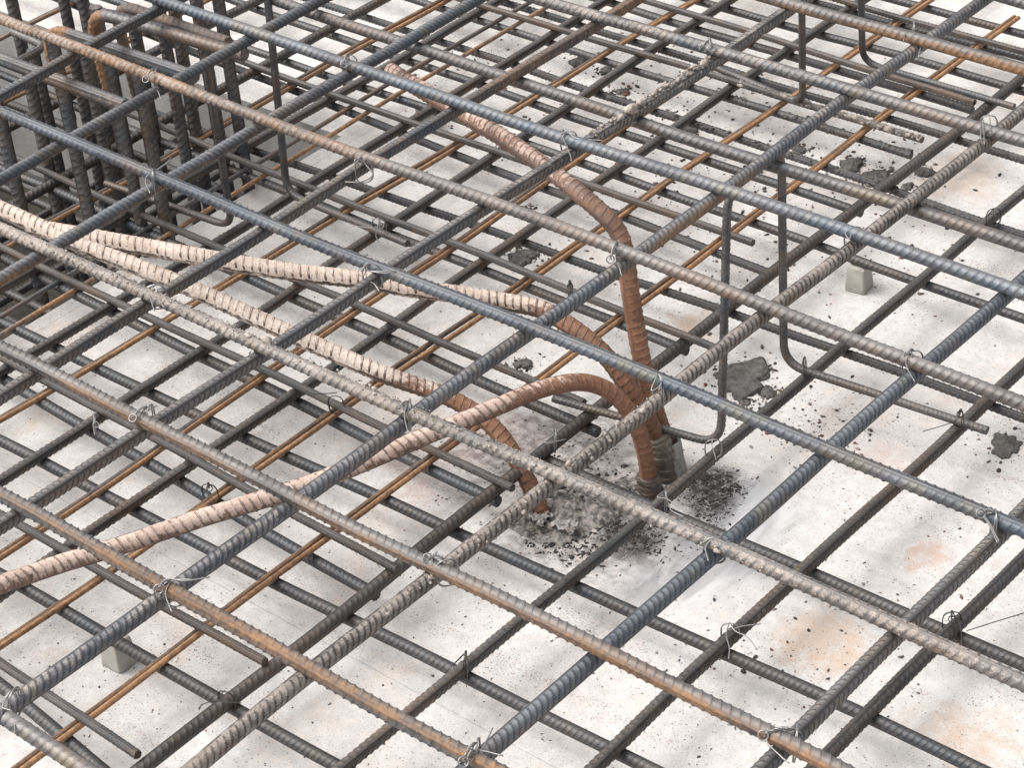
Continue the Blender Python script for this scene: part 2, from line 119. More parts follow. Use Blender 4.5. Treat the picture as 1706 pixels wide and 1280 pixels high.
R4 = [[-1.6199, 1.7553, 0.0], [-1.6374, 1.7555, 0.04], [-1.6603, 1.7561, 0.08], [-1.6988, 1.7617, 0.11], [-1.7407, 1.7574, 0.13], [-1.7822, 1.7456, 0.145], [-1.8409, 1.717, 0.165], [-1.912, 1.6903, 0.19], [-1.9858, 1.6657, 0.215], [-2.0627, 1.6432, 0.24], [-2.1257, 1.6179, 0.265], [-2.2091, 1.5886, 0.29], [-2.3009, 1.5642, 0.31], [-2.4013, 1.5451, 0.33], [-2.4712, 1.5383, 0.335]]
CHAIRS = [
([[-1.1854, 2.1578, 0.08], [-1.4938, 2.1359, 0.08], [-1.4961, 2.1378, 0.421], [-1.4922, 2.0128, 0.421], [-1.4549, 1.9342, 0.08], [-1.7069, 1.8909, 0.08]], 'bent support bar with two upright legs standing right of the starter bars'),
([[-1.6008, 2.9434, 0.08], [-1.8936, 2.9461, 0.08], [-1.8388, 2.8438, 0.415], [-1.8332, 2.6763, 0.415], [-1.8942, 2.7677, 0.08], [-2.1005, 2.7991, 0.08]], 'bent support bar with upright legs at the far top right'),
([[-2.152, 2.0793, 0.08], [-2.4204, 2.0854, 0.08], [-2.4078, 2.0965, 0.44]], 'bent bar with a long upright leg ending in a brown foot, right of the pit'),
([[-2.6989, 1.9436, 0.08], [-2.4185, 1.9616, 0.08], [-2.3508, 1.9111, 0.41]], 'bent bar whose upright leg stands at the pit edge, foot pointing left')]
LINK = [[-2.8124, 1.9073, 0.34], [-2.7232, 1.9017, 0.34], [-2.7192, 1.8402, 0.34]]
HOOKS = [
([[-2.3474, 1.883, 0.4], [-2.6632, 1.8734, 0.4]], 'hooked bar with an orange bend left of centre, nearer of the two hooks'),
([[-2.3353, 1.9723, 0.4], [-2.6487, 1.9494, 0.4]], 'thick hooked bar with rusty brown bend and red cut end, second hook'),
([[-2.3849, 1.9869, 0.4], [-2.6343, 1.9874, 0.4]], 'rust brown bar just behind the second hook at the top edge'),
([[-2.3681, 1.7672, 0.4], [-2.6896, 1.7637, 0.4]], 'smooth cage bar with a rusty cut end, below the nearer hook')]
UPRIGHTS = [
([-2.735, 1.7988, 0.12], 'thick upright cage bar at the left edge above the pink crusted bar'),
([-2.63, 1.8503, 0.2], 'boldest upright cage bar, with bright crescent ribs, under the second crossing'),
([-2.5824, 1.9122, 0.2], 'dark toothed upright cage bar in the middle of the pit'),
([-2.545, 1.9316, 0.2], 'upright cage bar with clear rib shadows just left of the wire tails'),
([-2.6248, 2.1343, 0.2], 'left one of two uprights below the red cut bar end'),
([-2.5954, 2.1552, 0.2], 'right one of two uprights below the red cut bar end'),
([-2.8252, 1.9281, 0.2], 'upright below the nearer hook beside the bent link'),
([-2.782, 2.0531, 0.2], 'upright right of the nearer orange hook in shadow'),
([-2.8361, 2.0317, 0.2], 'short looking upright between the orange strand and the cage bar'),
([-2.7803, 2.1218, 0.25], 'upright directly under the second hooked bar'),
([-2.7121, 2.1568, 0.22], 'dark upright behind the second hooked bar, greenish in shade'),
([-2.7312, 2.2689, 0.22], 'broad dark upright behind the blue grey upper bar at the top'),
([-3.0631, 2.0904, 0.2], 'upright at the top left corner against pale ground'),
([-2.7375, 1.9837, 0.15], 'slim shaded upright between the bold uprights in mid pit'),
([-2.6394, 2.0699, 0.15], 'shaded upright just right of the ringed wire loop'),
([-2.8562, 1.9685, 0.15], 'shaded upright left of the rusty cut cage bar'),
([-2.9304, 2.1402, 0.2], 'shaded upright between the two orange hooks'),
([-2.9712, 2.1307, 0.25], 'upright at the top edge left of the second hook')]
TIES = [
([-2.3233, 1.7958, 0.441], [-2.3133, 1.7685, 0.457], [[[-2.2781, 1.7576, 0.455], [-2.2538, 1.7421, 0.455]]], 1, 'wire loop with a shiny ring on the brown bar over the pit'),
([-2.1161, 1.9741, 0.441], [-2.104, 1.9519, 0.457], [[[-2.1145, 1.9711, 0.455], [-2.1187, 1.9792, 0.455]]], 1, 'bright wire ring where two pale bars cross left of the leaning bar tip'),
([-1.7147, 2.279, 0.441], [-1.698, 2.2611, 0.457], [[[-1.7123, 2.2527, 0.455], [-1.7224, 2.2761, 0.455]]], 1, 'white wire blob above the mortar coated bar'),
([-1.8949, 1.768, 0.441], [-1.8969, 1.7614, 0.457], [[[-1.9029, 1.7765, 0.455], [-1.8894, 1.7667, 0.455], [-1.8643, 1.7536, 0.455], [-1.8578, 1.7433, 0.455], [-1.8616, 1.7283, 0.455], [-1.878, 1.7177, 0.455]]], 1, 'large open wire loop on the brown upper bar'),
([-1.4917, 1.7891, 0.441], [-1.4773, 1.757, 0.457], [[[-1.4863, 1.7741, 0.455], [-1.4953, 1.7925, 0.455], [-1.5002, 1.7941, 0.455]], [[-1.4678, 1.7574, 0.455], [-1.4452, 1.7377, 0.455]]], 1, 'white wire ring and tail beside the head of the tall starter bar'),
([-1.7156, 1.9706, 0.441], None, [[[-1.7188, 1.9635, 0.455], [-1.7011, 1.9467, 0.455], [-1.678, 1.9281, 0.455], [-1.667, 1.917, 0.455]], [[-1.7168, 1.961, 0.455], [-1.7145, 1.9681, 0.455]], [[-1.6992, 1.9666, 0.455], [-1.6655, 1.9806, 0.455]]], 1, 'twisted wire on the blue grey bar right of the leaning starter bar'),
([-2.1087, 1.5934, 0.441], None, [[[-2.1071, 1.5824, 0.455], [-2.1106, 1.6004, 0.455], [-2.1138, 1.6225, 0.455], [-2.1184, 1.6364, 0.455]], [[-2.1071, 1.5824, 0.455], [-2.1103, 1.6043, 0.455], [-2.1131, 1.6304, 0.455]], [[-2.1038, 1.5773, 0.455], [-2.0728, 1.5575, 0.455]]], 1, 'wire with forked tails pointing up at the pit edge'),
([-1.7091, 1.5858, 0.441], [-1.709, 1.5704, 0.457], [[[-1.7086, 1.5792, 0.455], [-1.6897, 1.5885, 0.455], [-1.6729, 1.6044, 0.455]], [[-1.7086, 1.5792, 0.455], [-1.6869, 1.5855, 0.455], [-1.6775, 1.5966, 0.455]], [[-1.6866, 1.562, 0.455], [-1.6636, 1.5522, 0.455]]], 1, 'wire ring with long tails where the smooth blue bar meets a grey bar'),
([-1.2841, 1.595, 0.441], None, [[[-1.2763, 1.5738, 0.455], [-1.2731, 1.5815, 0.455], [-1.2753, 1.5909, 0.455], [-1.2693, 1.5786, 0.455]]], 0.6, 'tight wire wrap on the smooth bar above the starter bar base'),
([-1.8983, 1.4076, 0.441], None, [[[-1.9049, 1.3981, 0.455], [-1.8865, 1.3883, 0.455], [-1.8605, 1.3714, 0.455]], [[-1.9056, 1.4008, 0.455], [-1.8791, 1.3932, 0.455], [-1.8566, 1.3833, 0.455]]], 1, 'wire tails hanging from the pale caked bar at left'),
([-1.4793, 1.4019, 0.441], [-1.4805, 1.388, 0.457], [[[-1.4742, 1.3876, 0.455], [-1.4789, 1.4006, 0.455], [-1.4752, 1.4044, 0.455]], [[-1.47, 1.385, 0.455], [-1.4444, 1.3628, 0.455]]], 1, 'shiny wire ring at the centre left where starter bars meet the caked bar'),
([-1.0685, 1.4047, 0.441], None, [[[-1.0753, 1.3884, 0.455], [-1.0684, 1.3909, 0.455], [-1.0722, 1.4043, 0.455], [-1.0764, 1.4059, 0.455]], [[-1.0684, 1.3909, 0.455], [-1.0538, 1.3751, 0.455]]], 1, 'wire hook at the end of the mortar caked section, right of the mud heap'),
([-1.7154, 1.2296, 0.441], [-1.7149, 1.2077, 0.457], [[[-1.7156, 1.2132, 0.455], [-1.7189, 1.2314, 0.455], [-1.7178, 1.2349, 0.455]], [[-1.7156, 1.2132, 0.455], [-1.7148, 1.2233, 0.455], [-1.7127, 1.2412, 0.455]]], 1, 'looped wire over the rust striped bar on the left'),
([-1.2661, 1.2237, 0.441], [-1.2836, 1.2165, 0.457], [[[-1.2829, 1.22, 0.455], [-1.2842, 1.2305, 0.455], [-1.2824, 1.2249, 0.455]]], 1, 'wire ring on the rust striped bar below the mud heap'),
([-0.8489, 1.2267, 0.441], [-0.8684, 1.2055, 0.457], [[[-0.8706, 1.214, 0.455], [-0.8667, 1.2197, 0.455], [-0.8593, 1.2278, 0.455], [-0.8441, 1.2293, 0.455]], [[-0.8644, 1.2053, 0.455], [-0.8429, 1.1948, 0.455], [-0.8314, 1.1921, 0.455]], [[-0.8697, 1.2109, 0.455], [-0.8732, 1.2235, 0.455]]], 1, 'big bright wire loops at the bottom right'),
([-1.4707, 1.0399, 0.441], [-1.4731, 1.0244, 0.457], [[[-1.477, 1.0324, 0.455], [-1.4757, 1.0435, 0.455], [-1.4617, 1.051, 0.455], [-1.4457, 1.0691, 0.455]], [[-1.4757, 1.0435, 0.455], [-1.4581, 1.0559, 0.455]], [[-1.4636, 1.025, 0.455], [-1.4383, 1.0098, 0.455]]], 1, 'wire ring with a long straight tail at the lower left crossing'),
([-1.0712, 1.0453, 0.441], [-1.0656, 1.022, 0.457], [[[-1.0675, 1.0305, 0.455], [-1.0637, 1.0426, 0.455], [-1.043, 1.0501, 0.455]], [[-1.0637, 1.0426, 0.455], [-1.0685, 1.058, 0.455], [-1.0736, 1.0715, 0.455]], [[-1.0633, 1.0215, 0.455], [-1.0616, 1.0319, 0.455]]], 1, 'wire bundle at the bottom centre with a thin upright tail'),
([-1.0808, 1.791, 0.441], [-1.0813, 1.7824, 0.457], [[[-1.0795, 1.776, 0.455], [-1.0692, 1.7622, 0.455], [-1.0502, 1.7464, 0.455]]], 0.8, 'thin wire at the spacer side crossing of two blue bars, hanging straight'),
([-0.8632, 1.5944, 0.441], [-0.8745, 1.5878, 0.457], [[[-0.8709, 1.5887, 0.455], [-0.8597, 1.5792, 0.455], [-0.8388, 1.5596, 0.455]], [[-0.8709, 1.5911, 0.455], [-0.8564, 1.5781, 0.455], [-0.8393, 1.5627, 0.455]]], 1, 'double wire over the smooth bar near the right edge'),
([-1.2839, 2.2945, 0.441], None, [[[-1.2633, 2.241, 0.455], [-1.2824, 2.2731, 0.455], [-1.2863, 2.2855, 0.455], [-1.2533, 2.2329, 0.455]], [[-1.2754, 2.2849, 0.455], [-1.2611, 2.2607, 0.455]]], 1, 'pale wire band on the crossing near the right edge'),
([-1.5039, 2.4648, 0.441], None, [[[-1.4883, 2.4166, 0.455], [-1.4997, 2.4391, 0.455], [-1.4986, 2.4526, 0.455]], [[-1.4591, 2.4138, 0.455], [-1.4478, 2.3898, 0.455]], [[-1.4548, 2.404, 0.455], [-1.437, 2.3904, 0.455]]], 1, 'wire with splayed tails under the far right olive bar'),
([-1.2777, 1.9737, 0.441], None, [[[-1.2805, 1.9611, 0.455], [-1.2695, 1.9521, 0.455], [-1.2755, 1.9676, 0.455], [-1.2738, 1.9753, 0.455]]], 0.5, 'dark bent wire above the spacer block'),
([-1.4762, 0.8384, 0.441], None, [[[-1.4749, 0.8241, 0.455], [-1.4789, 0.8333, 0.455], [-1.4817, 0.8385, 0.455]], [[-1.47, 0.8216, 0.455], [-1.4572, 0.8228, 0.455], [-1.4427, 0.8144, 0.455], [-1.4323, 0.8052, 0.455]]], 1, 'wire loop at the bottom left corner'),
([-1.2342, 1.6482, 0.07], None, [[[-1.2296, 1.6386, 0.084], [-1.22, 1.6533, 0.084], [-1.2039, 1.67, 0.084]], [[-1.2214, 1.6418, 0.084], [-1.2037, 1.6414, 0.084], [-1.1811, 1.6303, 0.084]], [[-1.2264, 1.6305, 0.084], [-1.2098, 1.6137, 0.084], [-1.1994, 1.598, 0.084]]], 0.5, 'grey wire with crossed tails on a lower crossing right of centre'),
([-1.458, 1.4208, 0.07], None, [[[-1.4578, 1.4008, 0.084], [-1.4586, 1.4157, 0.084], [-1.459, 1.4206, 0.084], [-1.4453, 1.4136, 0.084], [-1.4197, 1.3811, 0.084]]], 0.4, 'dark arched wire on a lower crossing at bottom centre'),
([-1.6474, 1.2072, 0.07], None, [[[-1.6504, 1.168, 0.084], [-1.6536, 1.1769, 0.084], [-1.6441, 1.1913, 0.084], [-1.637, 1.2001, 0.084]], [[-1.6441, 1.1913, 0.084], [-1.6178, 1.2052, 0.084]]], 0.4, 'dark wire on the lower crossing above the orange cut end'),
([-2.2094, 1.4927, 0.07], [-2.1879, 1.4777, 0.086], [[[-2.1888, 1.4736, 0.084], [-2.1733, 1.4623, 0.084]]], 0.5, 'grey wire ring on a lower crossing near the left edge'),
([-2.2168, 2.086, 0.085], [-2.1982, 2.0712, 0.101], [[[-2.1997, 2.0699, 0.099], [-2.225, 2.0534, 0.099], [-2.2539, 2.0514, 0.099]], [[-2.1989, 2.0662, 0.099], [-2.1875, 2.0486, 0.099], [-2.1684, 2.0362, 0.099]]], 0.9, 'wire with a long tail on the brown tipped support bar foot'),
([-1.2219, 2.1504, 0.085], [-1.2201, 2.1447, 0.101], [[[-1.2177, 2.1334, 0.099], [-1.2243, 2.1161, 0.099], [-1.2403, 2.0875, 0.099]]], 0.3, 'dark wire curl beside the cut foot at the right edge'),
([-1.4547, 1.9167, 0.085], None, [[[-1.4494, 1.9074, 0.099], [-1.4369, 1.8955, 0.099], [-1.4266, 1.8853, 0.099]]], 0.5, 'short wire at the bent foot behind the dark patch'),
([-1.46, 2.1362, 0.085], None, [[[-1.4517, 2.1211, 0.099], [-1.4409, 2.1112, 0.099]], [[-1.4418, 2.1038, 0.099], [-1.4476, 2.1239, 0.099]]], 0.4, 'short wire knot where the bent foot crosses a brown bar'),
([-1.0318, 1.8169, 0.07], [-1.0245, 1.805, 0.086], [[[-1.0104, 1.8008, 0.084], [-0.9929, 1.7745, 0.084]], [[-1.0009, 1.7985, 0.084], [-0.9813, 1.8332, 0.084], [-0.9627, 1.8648, 0.084]]], 0.4, 'dark wire at the right edge with a long loose tail'),
([-1.4517, 1.807, 0.07], None, [[[-1.454, 1.7944, 0.084], [-1.4403, 1.7979, 0.084], [-1.4192, 1.793, 0.084], [-1.3994, 1.7919, 0.084]], [[-1.4403, 1.7979, 0.084], [-1.4231, 1.7828, 0.084], [-1.4005, 1.7807, 0.084]]], 0.9, 'pale wire in front of the wrapped starter bar base'),
([-1.9587, 1.4751, 0.07], [-1.9499, 1.469, 0.086], [[[-1.9464, 1.462, 0.084], [-1.9386, 1.4611, 0.084]]], 0.4, 'black wire ring above the pale pink starter bar'),
([-1.8535, 2.1087, 0.085], [-1.8453, 2.1001, 0.101], [[[-1.8412, 2.0893, 0.099], [-1.8373, 2.0957, 0.099]]], 0.3, 'small black wire curl next to the pink ribbed bar'),
([-1.4496, 2.6207, 0.085], None, [[[-1.4462, 2.5913, 0.099], [-1.4474, 2.607, 0.099], [-1.4365, 2.6059, 0.099]], [[-1.4437, 2.6094, 0.099], [-1.4333, 2.6039, 0.099]]], 0.4, 'rusty wire knot on the right edge crossing above the spacer block'),
([-1.6472, 1.8215, 0.075], None, [[[-1.6507, 1.7981, 0.089], [-1.6386, 1.7999, 0.089], [-1.6312, 1.8098, 0.089], [-1.6252, 1.8189, 0.089]]], 0.6, 'thin pale wire around the dark blue bar under the starter arch'),
([-1.9368, 1.6988, 0.09], None, [[[-1.9675, 1.6852, 0.104], [-1.9511, 1.6981, 0.104], [-1.9412, 1.7082, 0.104]]], 0.2, 'loose black wire on a thin bar left of the starter bars')]
CLODS = [
([-1.5854, 2.165], 0.0399, 'large dark grey mortar splat beside the upright bent bar'),
([-1.5353, 2.1562], 0.012, 'mortar crumb right of the large dark splat'),
([-1.5771, 2.1978], 0.0078, 'small round mortar crumb near the large splat'),
([-1.5491, 2.1185], 0.0068, 'mortar crumb below the large dark splat'),
([-1.1995, 2.2356], 0.0217, 'round dark mortar splat at the right edge'),
([-2.0639, 2.2396], 0.0237, 'dark mortar splat between thin bars above the curved starter bars'),
([-1.8724, 2.0146], 0.0123, 'flat brown grey mortar chip above the starter arch'),
([-1.7912, 2.7572], 0.02, 'smooth grey mortar lump on the far right among crumbs'),
([-1.6785, 2.7495], 0.0099, 'dark mortar lump next to the straight far right bar'),
([-1.6803, 2.8031], 0.015, 'irregular mortar scrap beside the rising brown bar'),
([-1.8929, 2.7533], 0.0132, 'dark mortar lump in the crumb field'),
([-1.7352, 2.7493], 0.0199, 'jagged mortar scrap under the dark ribbed bar'),
([-2.3434, 2.8066], 0.012, 'dark oval mortar scrap far back'),
([-2.4053, 2.8061], 0.0175, 'mortar scrap under the orange strands far back'),
([-2.2707, 2.7589], 0.0096, 'small dark oval chip on pale ground at top'),
([-2.1503, 2.3575], 0.0059, 'round dark pebble of mortar in an empty cell'),
([-2.0938, 2.7053], 0.0186, 'wet mortar smear under the splashed lower bar')]

# ------------------------------------------------------------------ small helpers
def tag(o, label=None, cat=None, group=None, kind=None):
    if label: o['label'] = label
    if cat: o['category'] = cat
    if group: o['group'] = group
    if kind: o['kind'] = kind
    return o

def mesh_from(name, V, F, mat=None, smooth=True, attr=None):
    """V (n,3) array, F list of faces or (m,4) array"""
    me = bpy.data.meshes.new(name)
    V = np.asarray(V, dtype=np.float32)
    if isinstance(F, np.ndarray):
        n, k = F.shape
        me.vertices.add(len(V)); me.vertices.foreach_set('co', V.ravel())
        me.loops.add(n*k); me.loops.foreach_set('vertex_index', F.ravel().astype(np.int32))
        me.polygons.add(n); me.polygons.foreach_set('loop_start', np.arange(0, n*k, k, dtype=np.int32))
        me.update(calc_edges=True)
    else:
        me.from_pydata(V.tolist(), [], F); me.update()
    if smooth: me.polygons.foreach_set('use_smooth', np.ones(len(me.polygons), dtype=bool))
    if attr is not None:
        a = me.attributes.new('rib', 'FLOAT', 'POINT'); a.data.foreach_set('value', np.asarray(attr, dtype=np.float32))
    if mat: me.materials.append(mat)
    return me

def link(name, me, parent=None, loc=None):
    o = bpy.data.objects.new(name, me); COL.objects.link(o)
    if parent: o.parent = parent
    if loc is not None: o.location = loc
    return o

def spline(P, n=24):
    """Catmull-Rom through points"""
    P = np.asarray(P, float); Q = np.vstack([2*P[0]-P[1], P, 2*P[-1]-P[-2]]); out = []
    for i in range(len(P)-1):
        p0, p1, p2, p3 = Q[i:i+4]
        t = np.linspace(0, 1, n, endpoint=False)[:, None]
        out.append(.5*((2*p1)+(-p0+p2)*t+(2*p0-5*p1+4*p2-p3)*t**2+(-p0+3*p1-3*p2+p3)*t**3))
    out.append(P[-1:]); return np.vstack(out)

def smooth_path(P, it=3):
    P = np.asarray(P, float).copy()
    for _ in range(it):
        P[1:-1] = .25*P[:-2]+.5*P[1:-1]+.25*P[2:]
    return P

def fillet(P, r, n=8):
    """straight polyline with rounded corners"""
    P = [np.asarray(p, float) for p in P]; out = [P[0]]
    for a, b, c in zip(P[:-2], P[1:-1], P[2:]):
        u = (a-b)/np.linalg.norm(a-b); v = (c-b)/np.linalg.norm(c-b)
        t = min(r, .45*np.linalg.norm(a-b), .45*np.linalg.norm(c-b))
        p, q = b+u*t, b+v*t
        for k in range(n+1):
            s = k/n; out.append((1-s)**2*p+2*s*(1-s)*b+s*s*q)
    out.append(P[-1]); return np.array(out)

def resample(P, step):
    P = np.asarray(P, float); d = np.r_[0, np.cumsum(np.linalg.norm(np.diff(P, axis=0), axis=1))]
    n = max(2, int(round(d[-1]/step))+1); s = np.linspace(0, d[-1], n)
    return np.stack([np.interp(s, d, P[:, i]) for i in range(3)], 1), s

def frames(P, side):
    T = np.gradient(P, axis=0); T /= np.linalg.norm(T, axis=1)[:, None]
    N = np.empty_like(P); v = np.asarray(side, float)
    for i in range(len(P)):
        v = v-T[i]*(v@T[i]); v = v/np.linalg.norm(v); N[i] = v
    return T, N, np.cross(T, N)

def rebar_mesh(name, path, dia, mat, side=(0, 1, 0), pitch=None, ribh=None, nth=20, per=8, longrib=1.0, skew=1.5, seed=0):
    """deformed steel bar: core, two longitudinal ridges and slanted crescent ribs, swept along a path"""
    d = dia/1000.; pitch = pitch or .56*d+.0002; ribh = .066*d if ribh is None else ribh
    P, s = resample(path, pitch/per)
    straight = np.allclose(np.cross(P[-1]-P[0], P[len(P)//2]-P[0]), 0, atol=1e-7)
    if straight:
        t = (P[-1]-P[0])/np.linalg.norm(P[-1]-P[0]); n0 = np.asarray(side, float); n0 = n0-t*(n0@t); n0 /= np.linalg.norm(n0)
        N = np.tile(n0, (len(P), 1)); B = np.tile(np.cross(t, n0), (len(P), 1))
    else:
        T, N, B = frames(P, side)
    th = np.linspace(0, 2*math.pi, nth, endpoint=False)
    if longrib:
        ed = np.array([-.24, -.11, .11, .24])
        th = th[(np.abs(((th+math.pi/2) % math.pi)-math.pi/2) > .3)]
        th = np.sort(np.r_[th, ed % (2*math.pi), ed+math.pi]); nth = len(th)
    r0 = .475*d
    half = (th >= math.pi)
    tt = np.where(half, th-math.pi, th)
    cres = np.clip(np.sin(tt), 0, 1)**.55; cres[np.sin(tt) < .25] = 0
    ph = s[:, None]/pitch+np.where(half, -1, 1)[None, :]*skew*(tt/math.pi-.5)[None, :]+np.where(half, .5, 0)[None, :]
    fr = np.abs((ph % 1)-.5)*2                      # 0 at rib centre
    rib = np.clip(1-fr/.30, 0, 1); rib = np.clip(rib*1.6, 0, 1); rib = rib*rib*(3-2*rib)
    rib = rib*cres[None, :]
    dth = np.abs(((th+math.pi/2) % math.pi)-math.pi/2)
    lr = np.clip((.24-dth)/.13, 0, 1)*longrib
    seam = np.where(np.abs(dth-.24) < .02, 1., 0.)*longrib
    r = r0+ribh*np.maximum(rib, .85*lr[None, :])
    V = P[:, None, :]+r[:, :, None]*(np.cos(th)[None, :, None]*N[:, None, :]+np.sin(th)[None, :, None]*B[:, None, :])
    n = len(P)
    i = np.arange(n-1)[:, None]*nth; j = np.arange(nth)[None, :]; j2 = (j+1) % nth
    F = np.stack([i+j, i+j2, i+nth+j2, i+nth+j], -1).reshape(-1, 4)
    V = V.reshape(-1, 3); A = np.maximum(rib, .7*lr[None, :]).reshape(-1)
    # end caps: slightly domed, sheared cut
    caps = []; extra = []; at = []
    for e, base in ((0, 0), (1, (n-1)*nth)):
        c = len(V)+len(extra); extra.append(P[-1] if e else P[0]); at.append(0)
        for k in range(nth):
            a, b = base+k, base+(k+1) % nth
            caps.append((a, b, c, c) if e else (b, a, c, c))
    V = np.vstack([V, np.array(extra)]); A = np.r_[A, at]
    me = bpy.data.meshes.new(name)
    nq = len(F); nt = len(caps)
    li = np.concatenate([F.ravel(), np.array([c[:3] for c in caps]).ravel()]).astype(np.int32)
    me.vertices.add(len(V)); me.vertices.foreach_set('co', V.astype(np.float32).ravel())
    me.loops.add(len(li)); me.loops.foreach_set('vertex_index', li)
    me.polygons.add(nq+nt)
    me.polygons.foreach_set('loop_start', np.r_[np.arange(nq)*4, nq*4+np.arange(nt)*3].astype(np.int32))
    me.update(calc_edges=True)
    sm = np.ones(nq+nt, dtype=bool); sm[nq:] = False
    me.polygons.foreach_set('use_smooth', sm)
    a = me.attributes.new('rib', 'FLOAT', 'POINT'); a.data.foreach_set('value', A.astype(np.float32))
    a = me.attributes.new('along', 'FLOAT', 'POINT'); a.data.foreach_set('value', np.r_[np.repeat(s, nth), 0, s[-1]].astype(np.float32))
    a = me.attributes.new('seam', 'FLOAT', 'POINT'); a.data.foreach_set('value', np.r_[np.tile(seam, n), 0, 0].astype(np.float32))
    me.materials.append(mat)
    return me

def tube(path, r, nth=8):
    P = np.asarray(path, float)
    T, N, B = frames(P, (.31, .23, .92))
    r = np.broadcast_to(np.asarray(r, float), (len(P),))
    th = np.linspace(0, 2*math.pi, nth, endpoint=False)
    V = P[:, None]+r[:, None, None]*(np.cos(th)[None, :, None]*N[:, None]+np.sin(th)[None, :, None]*B[:, None])
    n = len(P); i = np.arange(n-1)[:, None]*nth; j = np.arange(nth)[None]; j2 = (j+1) % nth
    F = np.stack([i+j, i+j2, i+nth+j2, i+nth+j], -1).reshape(-1, 4).tolist()
    F += [list(range(nth))[::-1], list(range((n-1)*nth, n*nth))]
    return V.reshape(-1, 3), F

class MB:
    def __init__(s): s.V = []; s.F = []; s.n = 0
    def add(s, V, F):
        s.V.append(np.asarray(V, float)); s.F += [[i+s.n for i in f] for f in F]; s.n += len(V)
    def build(s, name, mat, parent=None, smooth=True, loc=None):
        return link(name, mesh_from(name, np.vstack(s.V), s.F, mat, smooth), parent, loc)

def ico(sub=1):
    import bmesh
    bm = bmesh.new(); bmesh.ops.create_icosphere(bm, subdivisions=sub, radius=1)
    V = np.array([v.co[:] for v in bm.verts]); F = [[v.index for v in f.verts] for f in bm.faces]; bm.free(); return V, F
ICO1, ICO2, ICO3 = ico(1), ico(2), ico(4)

def vnoise(P, seed, octaves=3, f0=1.0):
    """cheap smooth pseudo noise from random sine waves"""
    r = np.random.default_rng(seed); out = np.zeros(len(P)); a = 1.
    for o in range(octaves):
        for _ in range(5):
            k = r.normal(size=3)*f0*(2**o)*1.6; out += a*np.sin(P@k+r.uniform(0, 6.28))/5
        a *= .55
    return out

def lump(seed, sx, sy, sz, sub=ICO2, rough=.35, f0=2.0):
    V, F = sub; V = V*(1+rough*vnoise(V, seed, 3, f0))[:, None]
    return V*np.array([sx, sy, sz]), F

